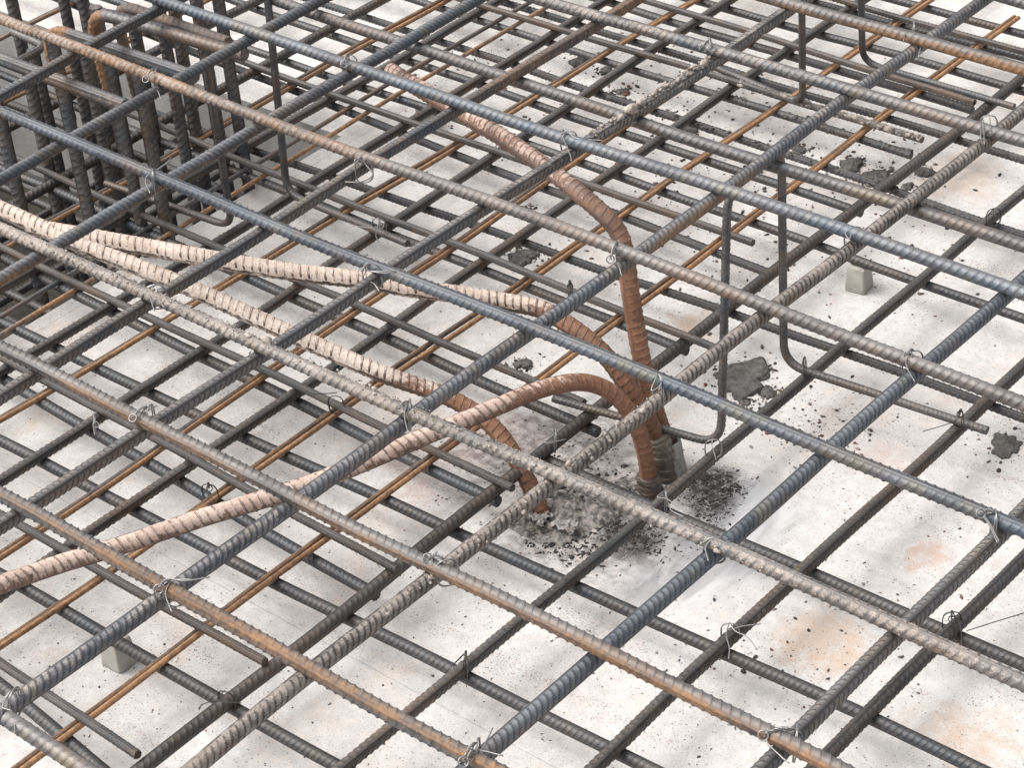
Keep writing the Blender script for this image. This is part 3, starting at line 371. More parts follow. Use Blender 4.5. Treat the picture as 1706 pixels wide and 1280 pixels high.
# ------------------------------------------------------------------ materials
class NT:
    def __init__(s, name):
        s.m = bpy.data.materials.new(name); s.m.use_nodes = True
        s.t = s.m.node_tree; s.b = s.t.nodes["Principled BSDF"]
    def n(s, typ, **kw):
        x = s.t.nodes.new(typ)
        for k, v in kw.items():
            if k in x.inputs.keys() if isinstance(k, str) and k[0].isupper() else False: x.inputs[k].default_value = v
            else: setattr(x, k, v)
        return x
    def l(s, a, b): s.t.links.new(a, b)
    def math(s, op, a, b=None, c=None, clamp=False):
        x = s.t.nodes.new("ShaderNodeMath"); x.operation = op; x.use_clamp = clamp
        for i, v in enumerate((a, b, c)):
            if v is None: continue
            if isinstance(v, (int, float)): x.inputs[i].default_value = v
            else: s.l(v, x.inputs[i])
        return x.outputs[0]
    def noise(s, vec, scale, detail=4, rough=.55, dist=0.):
        x = s.t.nodes.new("ShaderNodeTexNoise"); x.inputs['Scale'].default_value = scale
        x.inputs['Detail'].default_value = detail; x.inputs['Roughness'].default_value = rough; x.inputs['Distortion'].default_value = dist
        s.l(vec, x.inputs['Vector']); return x.outputs['Fac']
    def voro(s, vec, scale, rnd=1., feature='F1'):
        x = s.t.nodes.new("ShaderNodeTexVoronoi"); x.feature = feature; x.inputs['Scale'].default_value = scale
        x.inputs['Randomness'].default_value = rnd
        s.l(vec, x.inputs['Vector']); return x
    def ramp(s, fac, a, b):
        x = s.t.nodes.new("ShaderNodeMapRange"); x.interpolation_type = 'SMOOTHSTEP'
        for i, v in ((0, fac), (1, a), (2, b)):
            if isinstance(v, (int, float)): x.inputs[i].default_value = v
            else: s.l(v, x.inputs[i])
        return x.outputs[0]
    def mix(s, f, a, b, blend='MIX'):
        x = s.t.nodes.new("ShaderNodeMix"); x.data_type = 'RGBA'; x.blend_type = blend
        for i, v in ((0, f), (6, a), (7, b)):
            if isinstance(v, (int, float)): x.inputs[i].default_value = v
            elif isinstance(v, (tuple, list)): x.inputs[i].default_value = (*v[:3], 1)
            else: s.l(v, x.inputs[i])
        return x.outputs[2]
    def attr(s, name, typ='OBJECT'):
        x = s.t.nodes.new("ShaderNodeAttribute"); x.attribute_type = typ; x.attribute_name = name; return x.outputs['Fac']
    def vadd(s, a, b):
        x = s.t.nodes.new("ShaderNodeVectorMath"); x.operation = 'ADD'; s.l(a, x.inputs[0])
        if isinstance(b, (tuple, list)): x.inputs[1].default_value = b
        else: s.l(b, x.inputs[1])
        return x.outputs[0]
    def vscale(s, a, v):
        x = s.t.nodes.new("ShaderNodeVectorMath"); x.operation = 'MULTIPLY'; s.l(a, x.inputs[0]); x.inputs[1].default_value = v
        return x.outputs[0]
    def coords(s, rnd=True):
        tc = s.t.nodes.new("ShaderNodeTexCoord").outputs['Object']
        if not rnd: return tc
        oi = s.t.nodes.new("ShaderNodeObjectInfo").outputs['Random']
        x = s.t.nodes.new("ShaderNodeCombineXYZ")
        for i, k in enumerate((37., 53., 71.)): s.l(s.math('MULTIPLY', oi, k), x.inputs[i])
        return s.vadd(tc, x.outputs[0])
    def bump(s, h, strength, dist, prev=None):
        x = s.t.nodes.new("ShaderNodeBump"); x.inputs['Strength'].default_value = strength; x.inputs['Distance'].default_value = dist
        s.l(h, x.inputs['Height'])
        if prev is not None: s.l(prev, x.inputs['Normal'])
        return x.outputs[0]
    def set(s, **kw):
        for k, v in kw.items():
            i = s.b.inputs[k.replace('_', ' ')]
            if isinstance(v, (int, float)): i.default_value = v
            elif isinstance(v, (tuple, list)): i.default_value = (*v[:3], 1)
            else: s.l(v, i)
        return s.m

def steel_material(name, steel_lo, steel_hi, rust_lo, rust_hi, mort_lo, mort_hi, metal=.45, FLANKSHADE=.85, SETTLE=.06, RUSTFLANK=.3, HUE=1., TOPLIGHT=.28, MSOFT=.09):
    t = NT(name); P = t.coords()
    al = t.attr('along', 'GEOMETRY'); rib = t.attr('rib', 'GEOMETRY')
    s = t.math('DIVIDE', t.math('SUBTRACT', al, t.attr('xa')), t.math('SUBTRACT', t.attr('xb'), t.attr('xa')), clamp=True)
    lerp = lambda a, b: t.math('ADD', t.attr(a), t.math('MULTIPLY', s, t.math('SUBTRACT', t.attr(b), t.attr(a))))
    rust, mort, tone = lerp('rust_a', 'rust_b'), lerp('mort_a', 'mort_b'), t.attr('tone')
    Pl = t.vscale(P, (.35, 1, 1))
    n1 = t.noise(Pl, 30, 5, .6); n2 = t.noise(P, 160, 4, .65); n3 = t.noise(Pl, 9, 3, .5); n4 = t.noise(P, 420, 3, .6)
    base = t.mix(t.ramp(t.math('ADD', t.math('MULTIPLY', n1, .6), t.math('MULTIPLY', n2, .4)), .36, .64), steel_lo, steel_hi)
    flank = t.math('MULTIPLY', t.ramp(rib, .04, .30), t.ramp(rib, .98, .62))     # mask for rib shadows, painted dark into the flank colour
    crest = t.ramp(rib, .80, 1.)
    hue = t.noise(t.vscale(P, (.5, 1, 1)), 14, 3, .6)
    base = t.mix(t.math('MULTIPLY', t.ramp(hue, .54, .66), HUE), base, (.135, .105, .085))
    base = t.mix(t.math('MULTIPLY', t.ramp(hue, .46, .36), HUE*.8), base, (.075, .105, .135))
    base = t.mix(t.math('MULTIPLY', t.ramp(t.noise(P, 21, 4, .6), .56, .68), HUE*.7), base, (.17, .15, .095))
    wm = t.attr('warm')
    base = t.mix(t.math('MULTIPLY', t.math('MAXIMUM', wm, 0.), HUE), base, t.mix(1., base, (1.35, 1.0, .74), 'MULTIPLY'))
    base = t.mix(t.math('MULTIPLY', t.math('MAXIMUM', t.math('MULTIPLY', wm, -1.), 0.), HUE), base, t.mix(1., base, (.70, 1.0, 1.36), 'MULTIPLY'))
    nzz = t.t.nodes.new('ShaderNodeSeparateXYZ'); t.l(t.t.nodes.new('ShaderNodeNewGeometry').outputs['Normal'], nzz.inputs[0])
    base = t.mix(t.math('MULTIPLY', t.math('MULTIPLY', t.ramp(nzz.outputs[2], .25, .95), t.ramp(n1, .25, .6)), TOPLIGHT), base, (.27, .265, .255))  # sky light painted into the colour: upward faces paler
    dustn = t.ramp(t.math('ADD', t.math('MULTIPLY', n3, .6), t.math('MULTIPLY', n2, .4)), .36, .60)
    base = t.mix(t.math('MULTIPLY', dustn, .30), base, t.mix(t.t.nodes.new('ShaderNodeObjectInfo').outputs['Random'], (.22, .215, .215), (.27, .24, .205)))
    seam = t.attr('seam', 'GEOMETRY')
    base = t.mix(t.math('MULTIPLY', seam, .6), base, (.03, .03, .033))
    base = t.mix(t.math('MULTIPLY', flank, t.attr('rib_dark')), base, (.028, .029, .034))
    base = t.mix(t.math('MULTIPLY', crest, .45), base, (.24, .245, .26))
    n5 = t.noise(P, 1100, 2, .6)
    gr = t.t.nodes.new("ShaderNodeCombineXYZ"); gv = t.math('ADD', .55, t.math('MULTIPLY', t.math('ADD', t.math('MULTIPLY', n5, .5), t.math('MULTIPLY', n4, .5)), .9))
    for i in range(3): t.l(gv, gr.inputs[i])
    base = t.mix(1., base, gr.outputs[0], 'MULTIPLY')
    # rust
    rn = t.math('ADD', t.math('MULTIPLY', n3, .55), t.math('ADD', t.math('MULTIPLY', n1, .3), t.math('MULTIPLY', n2, .25)))
    sx = t.t.nodes.new("ShaderNodeSeparateXYZ"); t.l(t.t.nodes.new("ShaderNodeTexCoord").outputs['Object'], sx.inputs[0])
    side = t.math('ADD', t.math('MULTIPLY', sx.outputs[1], t.attr('rs_y')), t.math('MULTIPLY', sx.outputs[2], t.attr('rs_z')))
    thr = t.math('SUBTRACT', .86, t.math('MULTIPLY', rust, .58))
    rn = t.math('ADD', rn, t.math('MULTIPLY', side, 32.))
    rm = t.ramp(rn, t.math('SUBTRACT', thr, .13), t.math('ADD', thr, .13))
    rc = t.mix(t.ramp(t.math('ADD', t.math('MULTIPLY', n2, .6), t.math('MULTIPLY', n1, .4)), .35, .65), rust_lo, rust_hi)
    rc = t.mix(t.math('MULTIPLY', rib, .35), rc, t.mix(1., rc, (1.5, 1.4, 1.3), 'MULTIPLY'))
    col = t.mix(t.math('MULTIPLY', rm, .93), base, rc)
    col = t.mix(t.math('MULTIPLY', t.math('MULTIPLY', flank, t.attr('rib_dark')), RUSTFLANK), col, (.035, .027, .022))  # the painted rib shadow again, over the rust
    col = t.mix(t.math('MULTIPLY', t.math('MULTIPLY', crest, t.ramp(n1, .38, .62)), RUSTFLANK*.55), col, (.46, .34, .27))
    # mortar splashes and cement dust
    mn = t.math('ADD', t.math('MULTIPLY', t.noise(t.vscale(P, (.6, 1, 1)), 34, 5, .65), .55), t.math('ADD', t.math('MULTIPLY', n2, .35), t.math('MULTIPLY', t.math('SUBTRACT', 1., rib), .12)))
    nz = t.t.nodes.new('ShaderNodeSeparateXYZ'); t.l(t.t.nodes.new('ShaderNodeNewGeometry').outputs['True Normal'], nz.inputs[0])   # splashes settle on the upper side
    mn = t.math('ADD', mn, t.math('MULTIPLY', t.math('SUBTRACT', nz.outputs[2], .35), SETTLE))
    thm = t.math('SUBTRACT', .84, t.math('MULTIPLY', mort, .52))
    mm = t.ramp(mn, t.math('SUBTRACT', thm, MSOFT), t.math('ADD', thm, MSOFT))
    mc = t.mix(t.ramp(t.math('ADD', t.math('MULTIPLY', n4, .5), t.math('MULTIPLY', n1, .5)), .35, .65), mort_lo, mort_hi)
    mc = t.mix(t.attr('pink'), mc, t.mix(n1, (.36, .20, .155), (.60, .38, .31)))
    mm = t.math('MULTIPLY', mm, t.math('SUBTRACT', 1., t.math('MULTIPLY', t.math('MULTIPLY', flank, t.ramp(t.noise(P, 78, 2, .5), .44, .58)), FLANKSHADE)))  # mortar cut back on the flanks so the painted rib shadow shows as slots
    col = t.mix(t.math('MULTIPLY', mm, .9), col, mc)
    x = t.t.nodes.new("ShaderNodeCombineXYZ")
    for i in range(3): t.l(tone, x.inputs[i])
    col = t.mix(1., col, x.outputs[0], 'MULTIPLY')
    col = t.mix(.55, col, t.mix(1., col, gr.outputs[0], 'MULTIPLY'))
    rough = t.math('ADD', .50, t.math('ADD', t.math('MULTIPLY', rm, .33), t.math('MULTIPLY', t.math('SUBTRACT', n2, .5), .3)))
    rough = t.math('MAXIMUM', rough, t.math('MULTIPLY', mm, .9), clamp=True)
    met = t.math('MULTIPLY', t.math('MULTIPLY', t.math('SUBTRACT', 1., rm), t.math('SUBTRACT', 1., mm)), metal)
    h = t.math('ADD', t.math('MULTIPLY', mm, t.math('ADD', .6, n4)), t.math('ADD', t.math('MULTIPLY', n2, .3), t.math('MULTIPLY', n5, .18)))
    return t.set(Base_Color=col, Roughness=rough, Metallic=met, Normal=t.bump(h, .6, .0016))

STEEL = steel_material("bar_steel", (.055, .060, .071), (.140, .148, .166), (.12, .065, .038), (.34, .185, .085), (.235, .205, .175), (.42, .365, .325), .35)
STARTER = steel_material("starter_bar_rust", (.14, .065, .036), (.22, .10, .052), (.15, .068, .038), (.29, .145, .085), (.48, .375, .31), (.74, .66, .575), 0., .98, .13, .9, 0., 0., .05)

def simple_rough(name, lo, hi, scale=60, rough=.9, bump=.5, dist=.002, fine=300):
    t = NT(name); P = t.coords()
    a = t.noise(P, scale, 5, .6); b = t.noise(P, fine, 3, .6)
    c = t.mix(t.ramp(t.math('ADD', t.math('MULTIPLY', a, .6), t.math('MULTIPLY', b, .4)), .36, .64), lo, hi)
    return t.set(Base_Color=c, Roughness=rough, Normal=t.bump(t.math('ADD', a, t.math('MULTIPLY', b, .6)), bump, dist))

WET_MORTAR = simple_rough("dark_mortar", (.055, .052, .047), (.15, .145, .135), 90, .85, .9, .003, 500)
CRUST = simple_rough("dried_mortar", (.20, .175, .15), (.40, .35, .31), 140, .95, .6, .001, 700)
SPACER = simple_rough("spacer_concrete", (.30, .285, .25), (.42, .40, .36), 40, .95, .3, .001, 600)
TAPE = simple_rough("grey_tape", (.11, .085, .06), (.27, .23, .18), 60, .5, .4, .001, 200)
DARKTAPE = simple_rough("dark_tape", (.05, .04, .035), (.16, .12, .09), 80, .45, .4, .001, 200)
SLEEVE = simple_rough("pale_sleeve", (.22, .225, .205), (.40, .405, .375), 70, .6, .3, .001, 260)
HEAP = simple_rough("muddy_heap", (.035, .032, .030), (.36, .325, .295), 70, .85, .9, .004, 190)
FILM = simple_rough("dirty_film", (.20, .175, .16), (.46, .425, .40), 50, .6, .5, .001, 300)
CHAR = simple_rough("black_flakes", (.012, .012, .012), (.06, .056, .052), 90, .8, .6, .001, 500)
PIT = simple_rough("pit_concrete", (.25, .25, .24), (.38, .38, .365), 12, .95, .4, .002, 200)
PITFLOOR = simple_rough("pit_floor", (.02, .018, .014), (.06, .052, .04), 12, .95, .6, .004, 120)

def wire_mat(name, c, metal, rough):
    t = NT(name); P = t.coords(); n = t.noise(P, 200, 3)
    return t.set(Base_Color=t.mix(n, tuple(v*.7 for v in c), c), Metallic=metal, Roughness=rough)
WIRE = wire_mat("galvanised_wire", (.30, .295, .29), .75, .42)
WIRE_MID = wire_mat("dull_wire", (.34, .33, .32), .6, .45)
WIRE_DARK = wire_mat("black_wire", (.05, .048, .045), .4, .5)

def grit_mat():
    t = NT("grit"); g = t.t.nodes.new("ShaderNodeNewGeometry").outputs['Random Per Island']
    x = t.t.nodes.new("ShaderNodeValToRGB"); t.l(g, x.inputs[0]); e = x.color_ramp.elements
    e[0].color = (.018, .016, .015, 1); e[0].position = .0
    e[1].color = (.12, .10, .085, 1); e[1].position = .62
    for p, c in ((.78, (.16, .05, .03, 1)), (.9, (.3, .27, .24, 1)), (1., (.07, .06, .055, 1))):
        k = e.new(p); k.color = c
    return t.set(Base_Color=x.outputs[0], Roughness=.85)
GRIT = grit_mat()

BLOOMS = [(-1.161, 1.763, 0.02, 0.07, 0.55, (0.54, 0.37, 0.25)), (-0.953, 1.738, 0.02, 0.09, 0.55, (0.54, 0.37, 0.25)), (-1.151, 1.973, 0.005, 0.03, 0.5, (0.5, 0.3, 0.21)), (-1.738, 2.243, 0.01, 0.05, 0.5, (0.58, 0.38, 0.22)), (-1.62, 2.815, 0.02, 0.08, 0.4, (0.58, 0.42, 0.3)), (-1.101, 2.03, 0.01, 0.04, 0.5, (0.5, 0.3, 0.2)), (-2.353, 1.52, 0.02, 0.06, 0.35, (0.55, 0.42, 0.3)), (-1.296, 2.094, 0.02, 0.07, 0.3, (0.52, 0.36, 0.3)), (-1.786, 1.856, 0.03, 0.09, 0.45, (0.38, 0.22, 0.19)), (-1.819, 1.716, 0.02, 0.07, 0.4, (0.4, 0.24, 0.2)), (-2.57, 1.842, 0.01, 0.04, 0.5, (0.5, 0.34, 0.18))]
JX, JY = -2.5570, 2.1015
def ground_mat():
    t = NT("pale_concrete"); P = t.coords(False)
    n0 = t.noise(P, 1.6, 5, .6, .3); n1 = t.noise(P, 7, 6, .62); n2 = t.noise(P, 60, 5, .65); n3 = t.noise(P, 420, 3, .6)
    f = t.math('ADD', t.math('MULTIPLY', n1, .5), t.math('MULTIPLY', n2, .5))
    col = t.mix(t.ramp(f, .34, .66), (.495, .472, .45), (.65, .632, .61))
    def blob(cx, cy, r0, r1, amp=.05):
        d = t.t.nodes.new("ShaderNodeVectorMath"); d.operation = 'DISTANCE'
        w = t.vadd(P, (0, 0, 0)); t.l(w, d.inputs[0]); d.inputs[1].default_value = (cx, cy, 0)
        dd = t.math('ADD', d.outputs['Value'], t.math('MULTIPLY', t.math('SUBTRACT', n1, .5), amp*2.6))
        dd = t.math('ADD', dd, t.math('MULTIPLY', t.math('SUBTRACT', n2, .5), amp*.8))
        return t.ramp(dd, r1, r0)
    # orange and pink iron stains, soft blotches of their own
    st = t.ramp(t.math('ADD', t.math('MULTIPLY', t.noise(t.vadd(P, (3.1, 1.7, 0)), 4.2, 5, .65, .6), .8), t.math('MULTIPLY', n2, .2)), .50, .68)
    st = t.math('MULTIPLY', st, t.ramp(t.math('ADD', t.math('MULTIPLY', n3, .5), t.math('MULTIPLY', t.noise(P, 34, 6, .7), .5)), .40, .62))
    col = t.mix(t.math('MULTIPLY', st, .55), col, (.58, .42, .31))
    st2 = t.ramp(t.math('ADD', t.math('MULTIPLY', t.noise(t.vadd(P, (9.2, 4.4, 0)), 11, 6, .7, .8), .75), t.math('MULTIPLY', n3, .25)), .58, .70)
    col = t.mix(t.math('MULTIPLY', st2, .45), col, (.46, .27, .20))
    # greyish damp blotches
    dm = t.ramp(t.noise(t.vadd(P, (5.5, 8.4, 0)), 2.6, 5, .6, .5), .52, .70)
    col = t.mix(t.math('MULTIPLY', dm, .18), col, (.36, .36, .355))
    # fine pepper specks
    v = t.voro(P, 230); sp = t.ramp(v.outputs['Distance'], .36, .18)
    den = t.ramp(t.noise(P, 9, 4, .6), .45, .62)
    pick = t.ramp(t.noise(t.vscale(P, (1, 1, 1)), 180, 1, .5), .50, .58)
    col = t.mix(t.math('MULTIPLY', t.math('MULTIPLY', sp, pick), t.math('ADD', .25, t.math('MULTIPLY', den, .65))), col, (.10, .09, .08))
    v2 = t.voro(P, 520); sp2 = t.ramp(v2.outputs['Distance'], .42, .22)
    col = t.mix(t.math('MULTIPLY', t.math('MULTIPLY', sp2, t.ramp(t.noise(P, 300, 1, .5), .52, .60)), .55), col, (.16, .145, .13))
    v3 = t.voro(P, 300); sp3 = t.math('MULTIPLY', t.ramp(v3.outputs['Distance'], .45, .25), t.ramp(t.noise(t.vscale(P, (3.2, 15, 1)), 1, 4, .6), .56, .68))
    col = t.mix(t.math('MULTIPLY', sp3, .6), col, (.22, .10, .075))
    # rust blooms where scrap steel lay
    g9 = t.math('ADD', t.math('MULTIPLY', t.noise(P, 46, 6, .75, .6), .6), t.math('MULTIPLY', n3, .4))
    for cx, cy, r0, r1, k, cc in BLOOMS:
        col = t.mix(t.math('MULTIPLY', t.math('MULTIPLY', blob(cx, cy, r0, r1, .09), t.ramp(g9, .38, .54)), min(1, k*1.1)), col, cc)
    gm = t.ramp(t.noise(t.vadd(P, (2.2, 6.1, 0)), 15, 6, .7, .4), .50, .66)
    col = t.mix(t.math('MULTIPLY', gm, .16), col, (.30, .29, .28))
    # cement wash smeared round the starter bars: blue white with streaks, and a dirty ring inside it
    wv = t.t.nodes.new("ShaderNodeTexNoise"); wv.inputs['Scale'].default_value = 26; wv.inputs['Detail'].default_value = 6
    wv.inputs['Distortion'].default_value = 1.6; t.l(t.vscale(P, (1, .22, 1)), wv.inputs['Vector'])
    wash = t.mix(t.ramp(wv.outputs['Fac'], .38, .60), (.33, .335, .345), (.56, .565, .575))
    mask = t.math('MAXIMUM', blob(-1.405, 1.915, .05, .10), t.math('MAXIMUM', blob(-1.425, 1.775, .05, .12), blob(-1.36, 1.83, .02, .07)))
    col = t.mix(t.math('MULTIPLY', mask, .8), col, wash)
    dirt = t.math('MAXIMUM', blob(-1.57, 1.79, .08, .17, .07), t.math('MAXIMUM', blob(-1.70, 1.85, .05, .17, .08), blob(-1.47, 1.93, .01, .05, .04)))
    dcol = t.mix(t.ramp(n2, .4, .6), (.13, .11, .10), (.44, .40, .375))
    col = t.mix(t.math('MULTIPLY', dirt, .72), col, dcol)
    n6 = t.noise(P, 1000, 2, .6)
    col = t.mix(t.math('MULTIPLY', t.ramp(n6, .50, .35), .22), col, (.25, .235, .22))
    # damp black patches of charred muck beside the bars
    wet = t.math('MAXIMUM', blob(-1.470, 1.925, .030, .066, .05), t.math('MAXIMUM', blob(-1.500, 1.792, .024, .060, .05), t.math('MAXIMUM', blob(-1.58, 1.735, .004, .036, .05), blob(-1.535, 1.81, .004, .036, .05))))
    col = t.mix(t.math('MULTIPLY', wet, t.ramp(t.math('ADD', t.math('MULTIPLY', n2, .6), t.math('MULTIPLY', n3, .4)), .40, .52)), col, t.mix(n3, (.022, .022, .023), (.10, .095, .09)))
    # hairline joints between the pours
    sp_ = t.t.nodes.new("ShaderNodeSeparateXYZ"); t.l(P, sp_.inputs[0])
    wob = t.math('MULTIPLY', t.math('SUBTRACT', n2, .5), .006)
    for ax, vals in ((0, (JX, JX+.9, JX+1.85)), (1, (JY, JY+.62, JY-.70))):
        for vv in vals:
            dl = t.math('ABSOLUTE', t.math('SUBTRACT', t.math('ADD', sp_.outputs[ax], wob), vv))
            col = t.mix(t.math('MULTIPLY', t.ramp(dl, .0014, .0004), .38), col, (.20, .19, .175))
    h = t.math('ADD', t.math('MULTIPLY', n2, .8), t.math('ADD', t.math('MULTIPLY', n3, .35), t.math('MULTIPLY', n1, .8)))
    h = t.math('ADD', h, t.math('MULTIPLY', t.math('MULTIPLY', mask, wv.outputs['Fac']), 1.2))
    return t.set(Base_Color=col, Roughness=t.math('SUBTRACT', .92, t.math('MULTIPLY', mask, .25)), Normal=t.bump(h, .5, .004))
GROUND = ground_mat()

# ------------------------------------------------------------------ ground with the pit cut into it
PX0, PX1, PY0, PY1, PD = -3.9, -2.585, .5, 2.37, .42
def ground():
    xs = [-30, PX0, PX1, 30]; ys = [-30, PY0, PY1, 40]
    V = [(x, y, 0) for y in ys for x in xs]; F = []
    for j in range(3):
        for i in range(3):
            if (i, j) != (1, 1): F.append((j*4+i, j*4+i+1, j*4+5+i, j*4+4+i))
    tag(link('ground', mesh_from('ground', V, F, GROUND, False)), kind='structure')
    c = [(PX0, PY0), (PX1, PY0), (PX1, PY1), (PX0, PY1)]
    V = [(x, y, 0) for x, y in c]+[(x, y, -PD) for x, y in c]
    F = [(i, (i+1) % 4, 4+(i+1) % 4, 4+i) for i in range(4)]
    tag(link('pit_walls', mesh_from('pit_walls', V, F, PIT, False)), kind='structure')
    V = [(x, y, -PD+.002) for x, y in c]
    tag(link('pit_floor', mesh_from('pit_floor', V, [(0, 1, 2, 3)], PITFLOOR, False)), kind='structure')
ground()

# ------------------------------------------------------------------ straight bars: one ribbed mesh per diameter, an object for each bar
LONG = 4.4
TEMPLATE = {}
def template(dia, ln=0):
    k = (dia, ln)
    if k not in TEMPLATE:
        L = ln or LONG
        if dia < 9: kw = dict(nth=12, per=5, ribh=.0004, pitch=.0065, longrib=.6)
        elif dia < 13: kw = dict(nth=16, per=11, pitch=.0078)
        else: kw = dict(nth=22, per=12, pitch={16.6: .0108, 16.9: .0082, 15.4: .0080, 13.6: .0086}.get(dia, .0096))
        x = np.linspace(0, L, 220); q = np.random.default_rng(int(dia*10)).uniform(0, 6.28, 6)
        wv = lambda o: .0016*np.sin(x*4.1+q[o])+.0011*np.sin(x*8.7+q[o+1])+.0006*np.sin(x*17+q[o+2])      # slight kinks of real bars
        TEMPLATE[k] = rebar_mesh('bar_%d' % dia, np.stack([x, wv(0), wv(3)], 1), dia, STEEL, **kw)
    return TEMPLATE[k]

def props(o, r0, r1, m0, m1, xa, xb, tone, ry=0., rz=0., rd=.3, pink=0., warm=.3):
    for k, v in zip(('rust_a', 'rust_b', 'mort_a', 'mort_b', 'xa', 'xb', 'tone', 'rs_y', 'rs_z', 'rib_dark', 'pink', 'warm'), (r0, r1, m0, m1, xa, xb, tone, ry, rz, rd, pink, warm)): o[k] = float(v)

def crust_on(parent, dia, x0, x1, n, seed, world_dir=None, mat=CRUST, size=1.0, local=True, path=None):
    """lumps of dried mortar stuck to the upper side of a bar; local bar axis is X"""
    r = np.random.default_rng(seed); mb = MB()
    up = (parent.matrix_world.to_3x3().inverted() @ Vector((.1, -.15, 1))).normalized() if path is None else Vector((0, 0, 1))
    for i in range(n):
        if path is None:
            x = r.uniform(x0, x1); a = math.atan2(up.z, up.y)+r.normal(0, .75)
            c = np.array([x, math.cos(a)*dia*.0005, math.sin(a)*dia*.0005])
        else:
            k = int(r.uniform(x0, x1)*(len(path)-2)); tdir = path[k+1]-path[k]; tdir /= np.linalg.norm(tdir)
            q = np.array([0, 0, 1.])-tdir*tdir[2]; q /= np.linalg.norm(q); w = np.cross(tdir, q); a = r.normal(0, .8)
            c = path[k]+(q*math.cos(a)+w*math.sin(a))*dia*.0005
        s = r.lognormal(-.1, .45)*.0026*size
        V, F = lump(int(r.integers(1e6)), s*r.uniform(.8, 1.9), s*r.uniform(.7, 1.3), s*r.uniform(.6, 1.), ICO2 if s > .003 else ICO1, .4)
        mb.add(V+c, F)
    mb.build('mortar_crust', mat, parent)

BY_LABEL = {}
for name, dia, s, d, roll, pr, ln, label, group in BARS:
    o = link(name, template(dia, ln))
    X = Vector(d).normalized(); Y = Vector((0, 0, 1)).cross(X).normalized(); Z = X.cross(Y)
    M = Matrix((X, Y, Z)).transposed() @ Matrix.Rotation(roll, 3, 'X')
    o.matrix_world = Matrix.Translation(Vector(s)) @ M.to_4x4()
    props(o, *pr); tag(o, label, 'steel bar', group); BY_LABEL[label] = o
bpy.context.view_layer.update()
def bar_named(bit): return next(o for l, o in BY_LABEL.items() if bit in l)
crust_on(bar_named('caked in pale mortar'), 17, 1.15, 2.45, 420, 1, size=.42)
crust_on(bar_named('lumpy mortar below a white wire'), 17, 2.03, 2.30, 170, 2, size=.75)
crust_on(bar_named('splashed with mortar near its cut end'), 13, .0, .36, 150, 3, size=.75)
crust_on(bar_named('splashed with dark wet mortar'), 16, 1.7, 2.35, 150, 4, mat=WET_MORTAR, size=.8)
crust_on(bar_named('crusted with black crumbs'), 17, .0, .4, 90, 5, mat=WET_MORTAR, size=.75)
crust_on(bar_named('mortar dusted olive brown'), 17, 1.15, 1.6, 110, 6, size=.5)

# ------------------------------------------------------------------ bent support bars
for i, (P, label) in enumerate(CHAIRS):
    pts = fillet(P, .036, 10)
    me = rebar_mesh('bent_bar', pts, 11.4, STEEL, side=(.3, .8, .5), nth=18, per=7)
    o = link('bent_support_bar', me); props(o, .28, .28, .1, .1, 0, 1, .72); tag(o, label, 'support bar', 'bent bars that carry the upper mat')

me = rebar_mesh('link', fillet(LINK, .02, 8), 13, STEEL, side=(.3, .2, .9), nth=18, per=7)
o = link('bent_link', me); props(o, .2, .1, .1, .1, 0, 1, .8); tag(o, 'bent thin link below the nearer orange hook at top left', 'link bar')

# ------------------------------------------------------------------ pit cage: hooked bars and uprights
for i, (P, label) in enumerate(HOOKS):
    a, b = np.array(P[0]), np.array(P[1])
    if i < 3:
        d = (b-a)/np.linalg.norm(b-a); down = np.array([.10, 0, -1])*.16
        pts = fillet([a, b+d*.012, b+d*.012+down], .055, 14)
    else: pts = np.array([a, (a+b)/2, b])
    me = rebar_mesh('hooked', pts, 20 if i != 2 else 18, STEEL, side=(0, -.72, .69) if i in (0, 3) else (0, .69, .72), nth=24, per=6, pitch=.0115)
    o = link('hooked_bar', me)
    L = float(np.linalg.norm(b-a))
    rr = [(.05, .05, .1, .1, 0, 1), (.25, .05, .05, .05, 0, .3), (.5, .45, .1, .1, 0, 1), (.45, .05, .05, .05, 0, .5)][i]
    if i == 0: rr = (.02, .97, .05, .02, L*.76, L*.92)
    if i == 1: rr = (.06, .92, .05, .02, L*.82, L*.97)
    props(o, *rr, .95); tag(o, label, 'hooked bar' if i < 3 else 'steel bar', 'thick bars capping the pit cage')
for i, (p, label) in enumerate(UPRIGHTS):
    z1 = {1: .405, 3: .33, 6: .24, 8: .26, 9: .30, 7: .33, 13: .32, 14: .385, 15: .27, 16: .36}.get(i, .385); z0 = -.16 if i == 0 else -.40
    pts = [(p[0], p[1], z0), (p[0], p[1], (z0+z1)/2), (p[0], p[1], z1)]
    thin = False
    me = rebar_mesh('upright', pts, 12 if thin else 20, STEEL, side=(math.cos(.75+.35*math.sin(i*2.1)), math.sin(.75+.35*math.sin(i*2.1)), 0), nth=26, per=8, pitch=.0075 if thin else .0125)
    o = link('upright_bar', me); props(o, .1+.08*(i % 3), .1, .05, .1, 0, .8, .95, 0, 0, .55); tag(o, label, 'upright bar', 'upright bars of the pit cage')

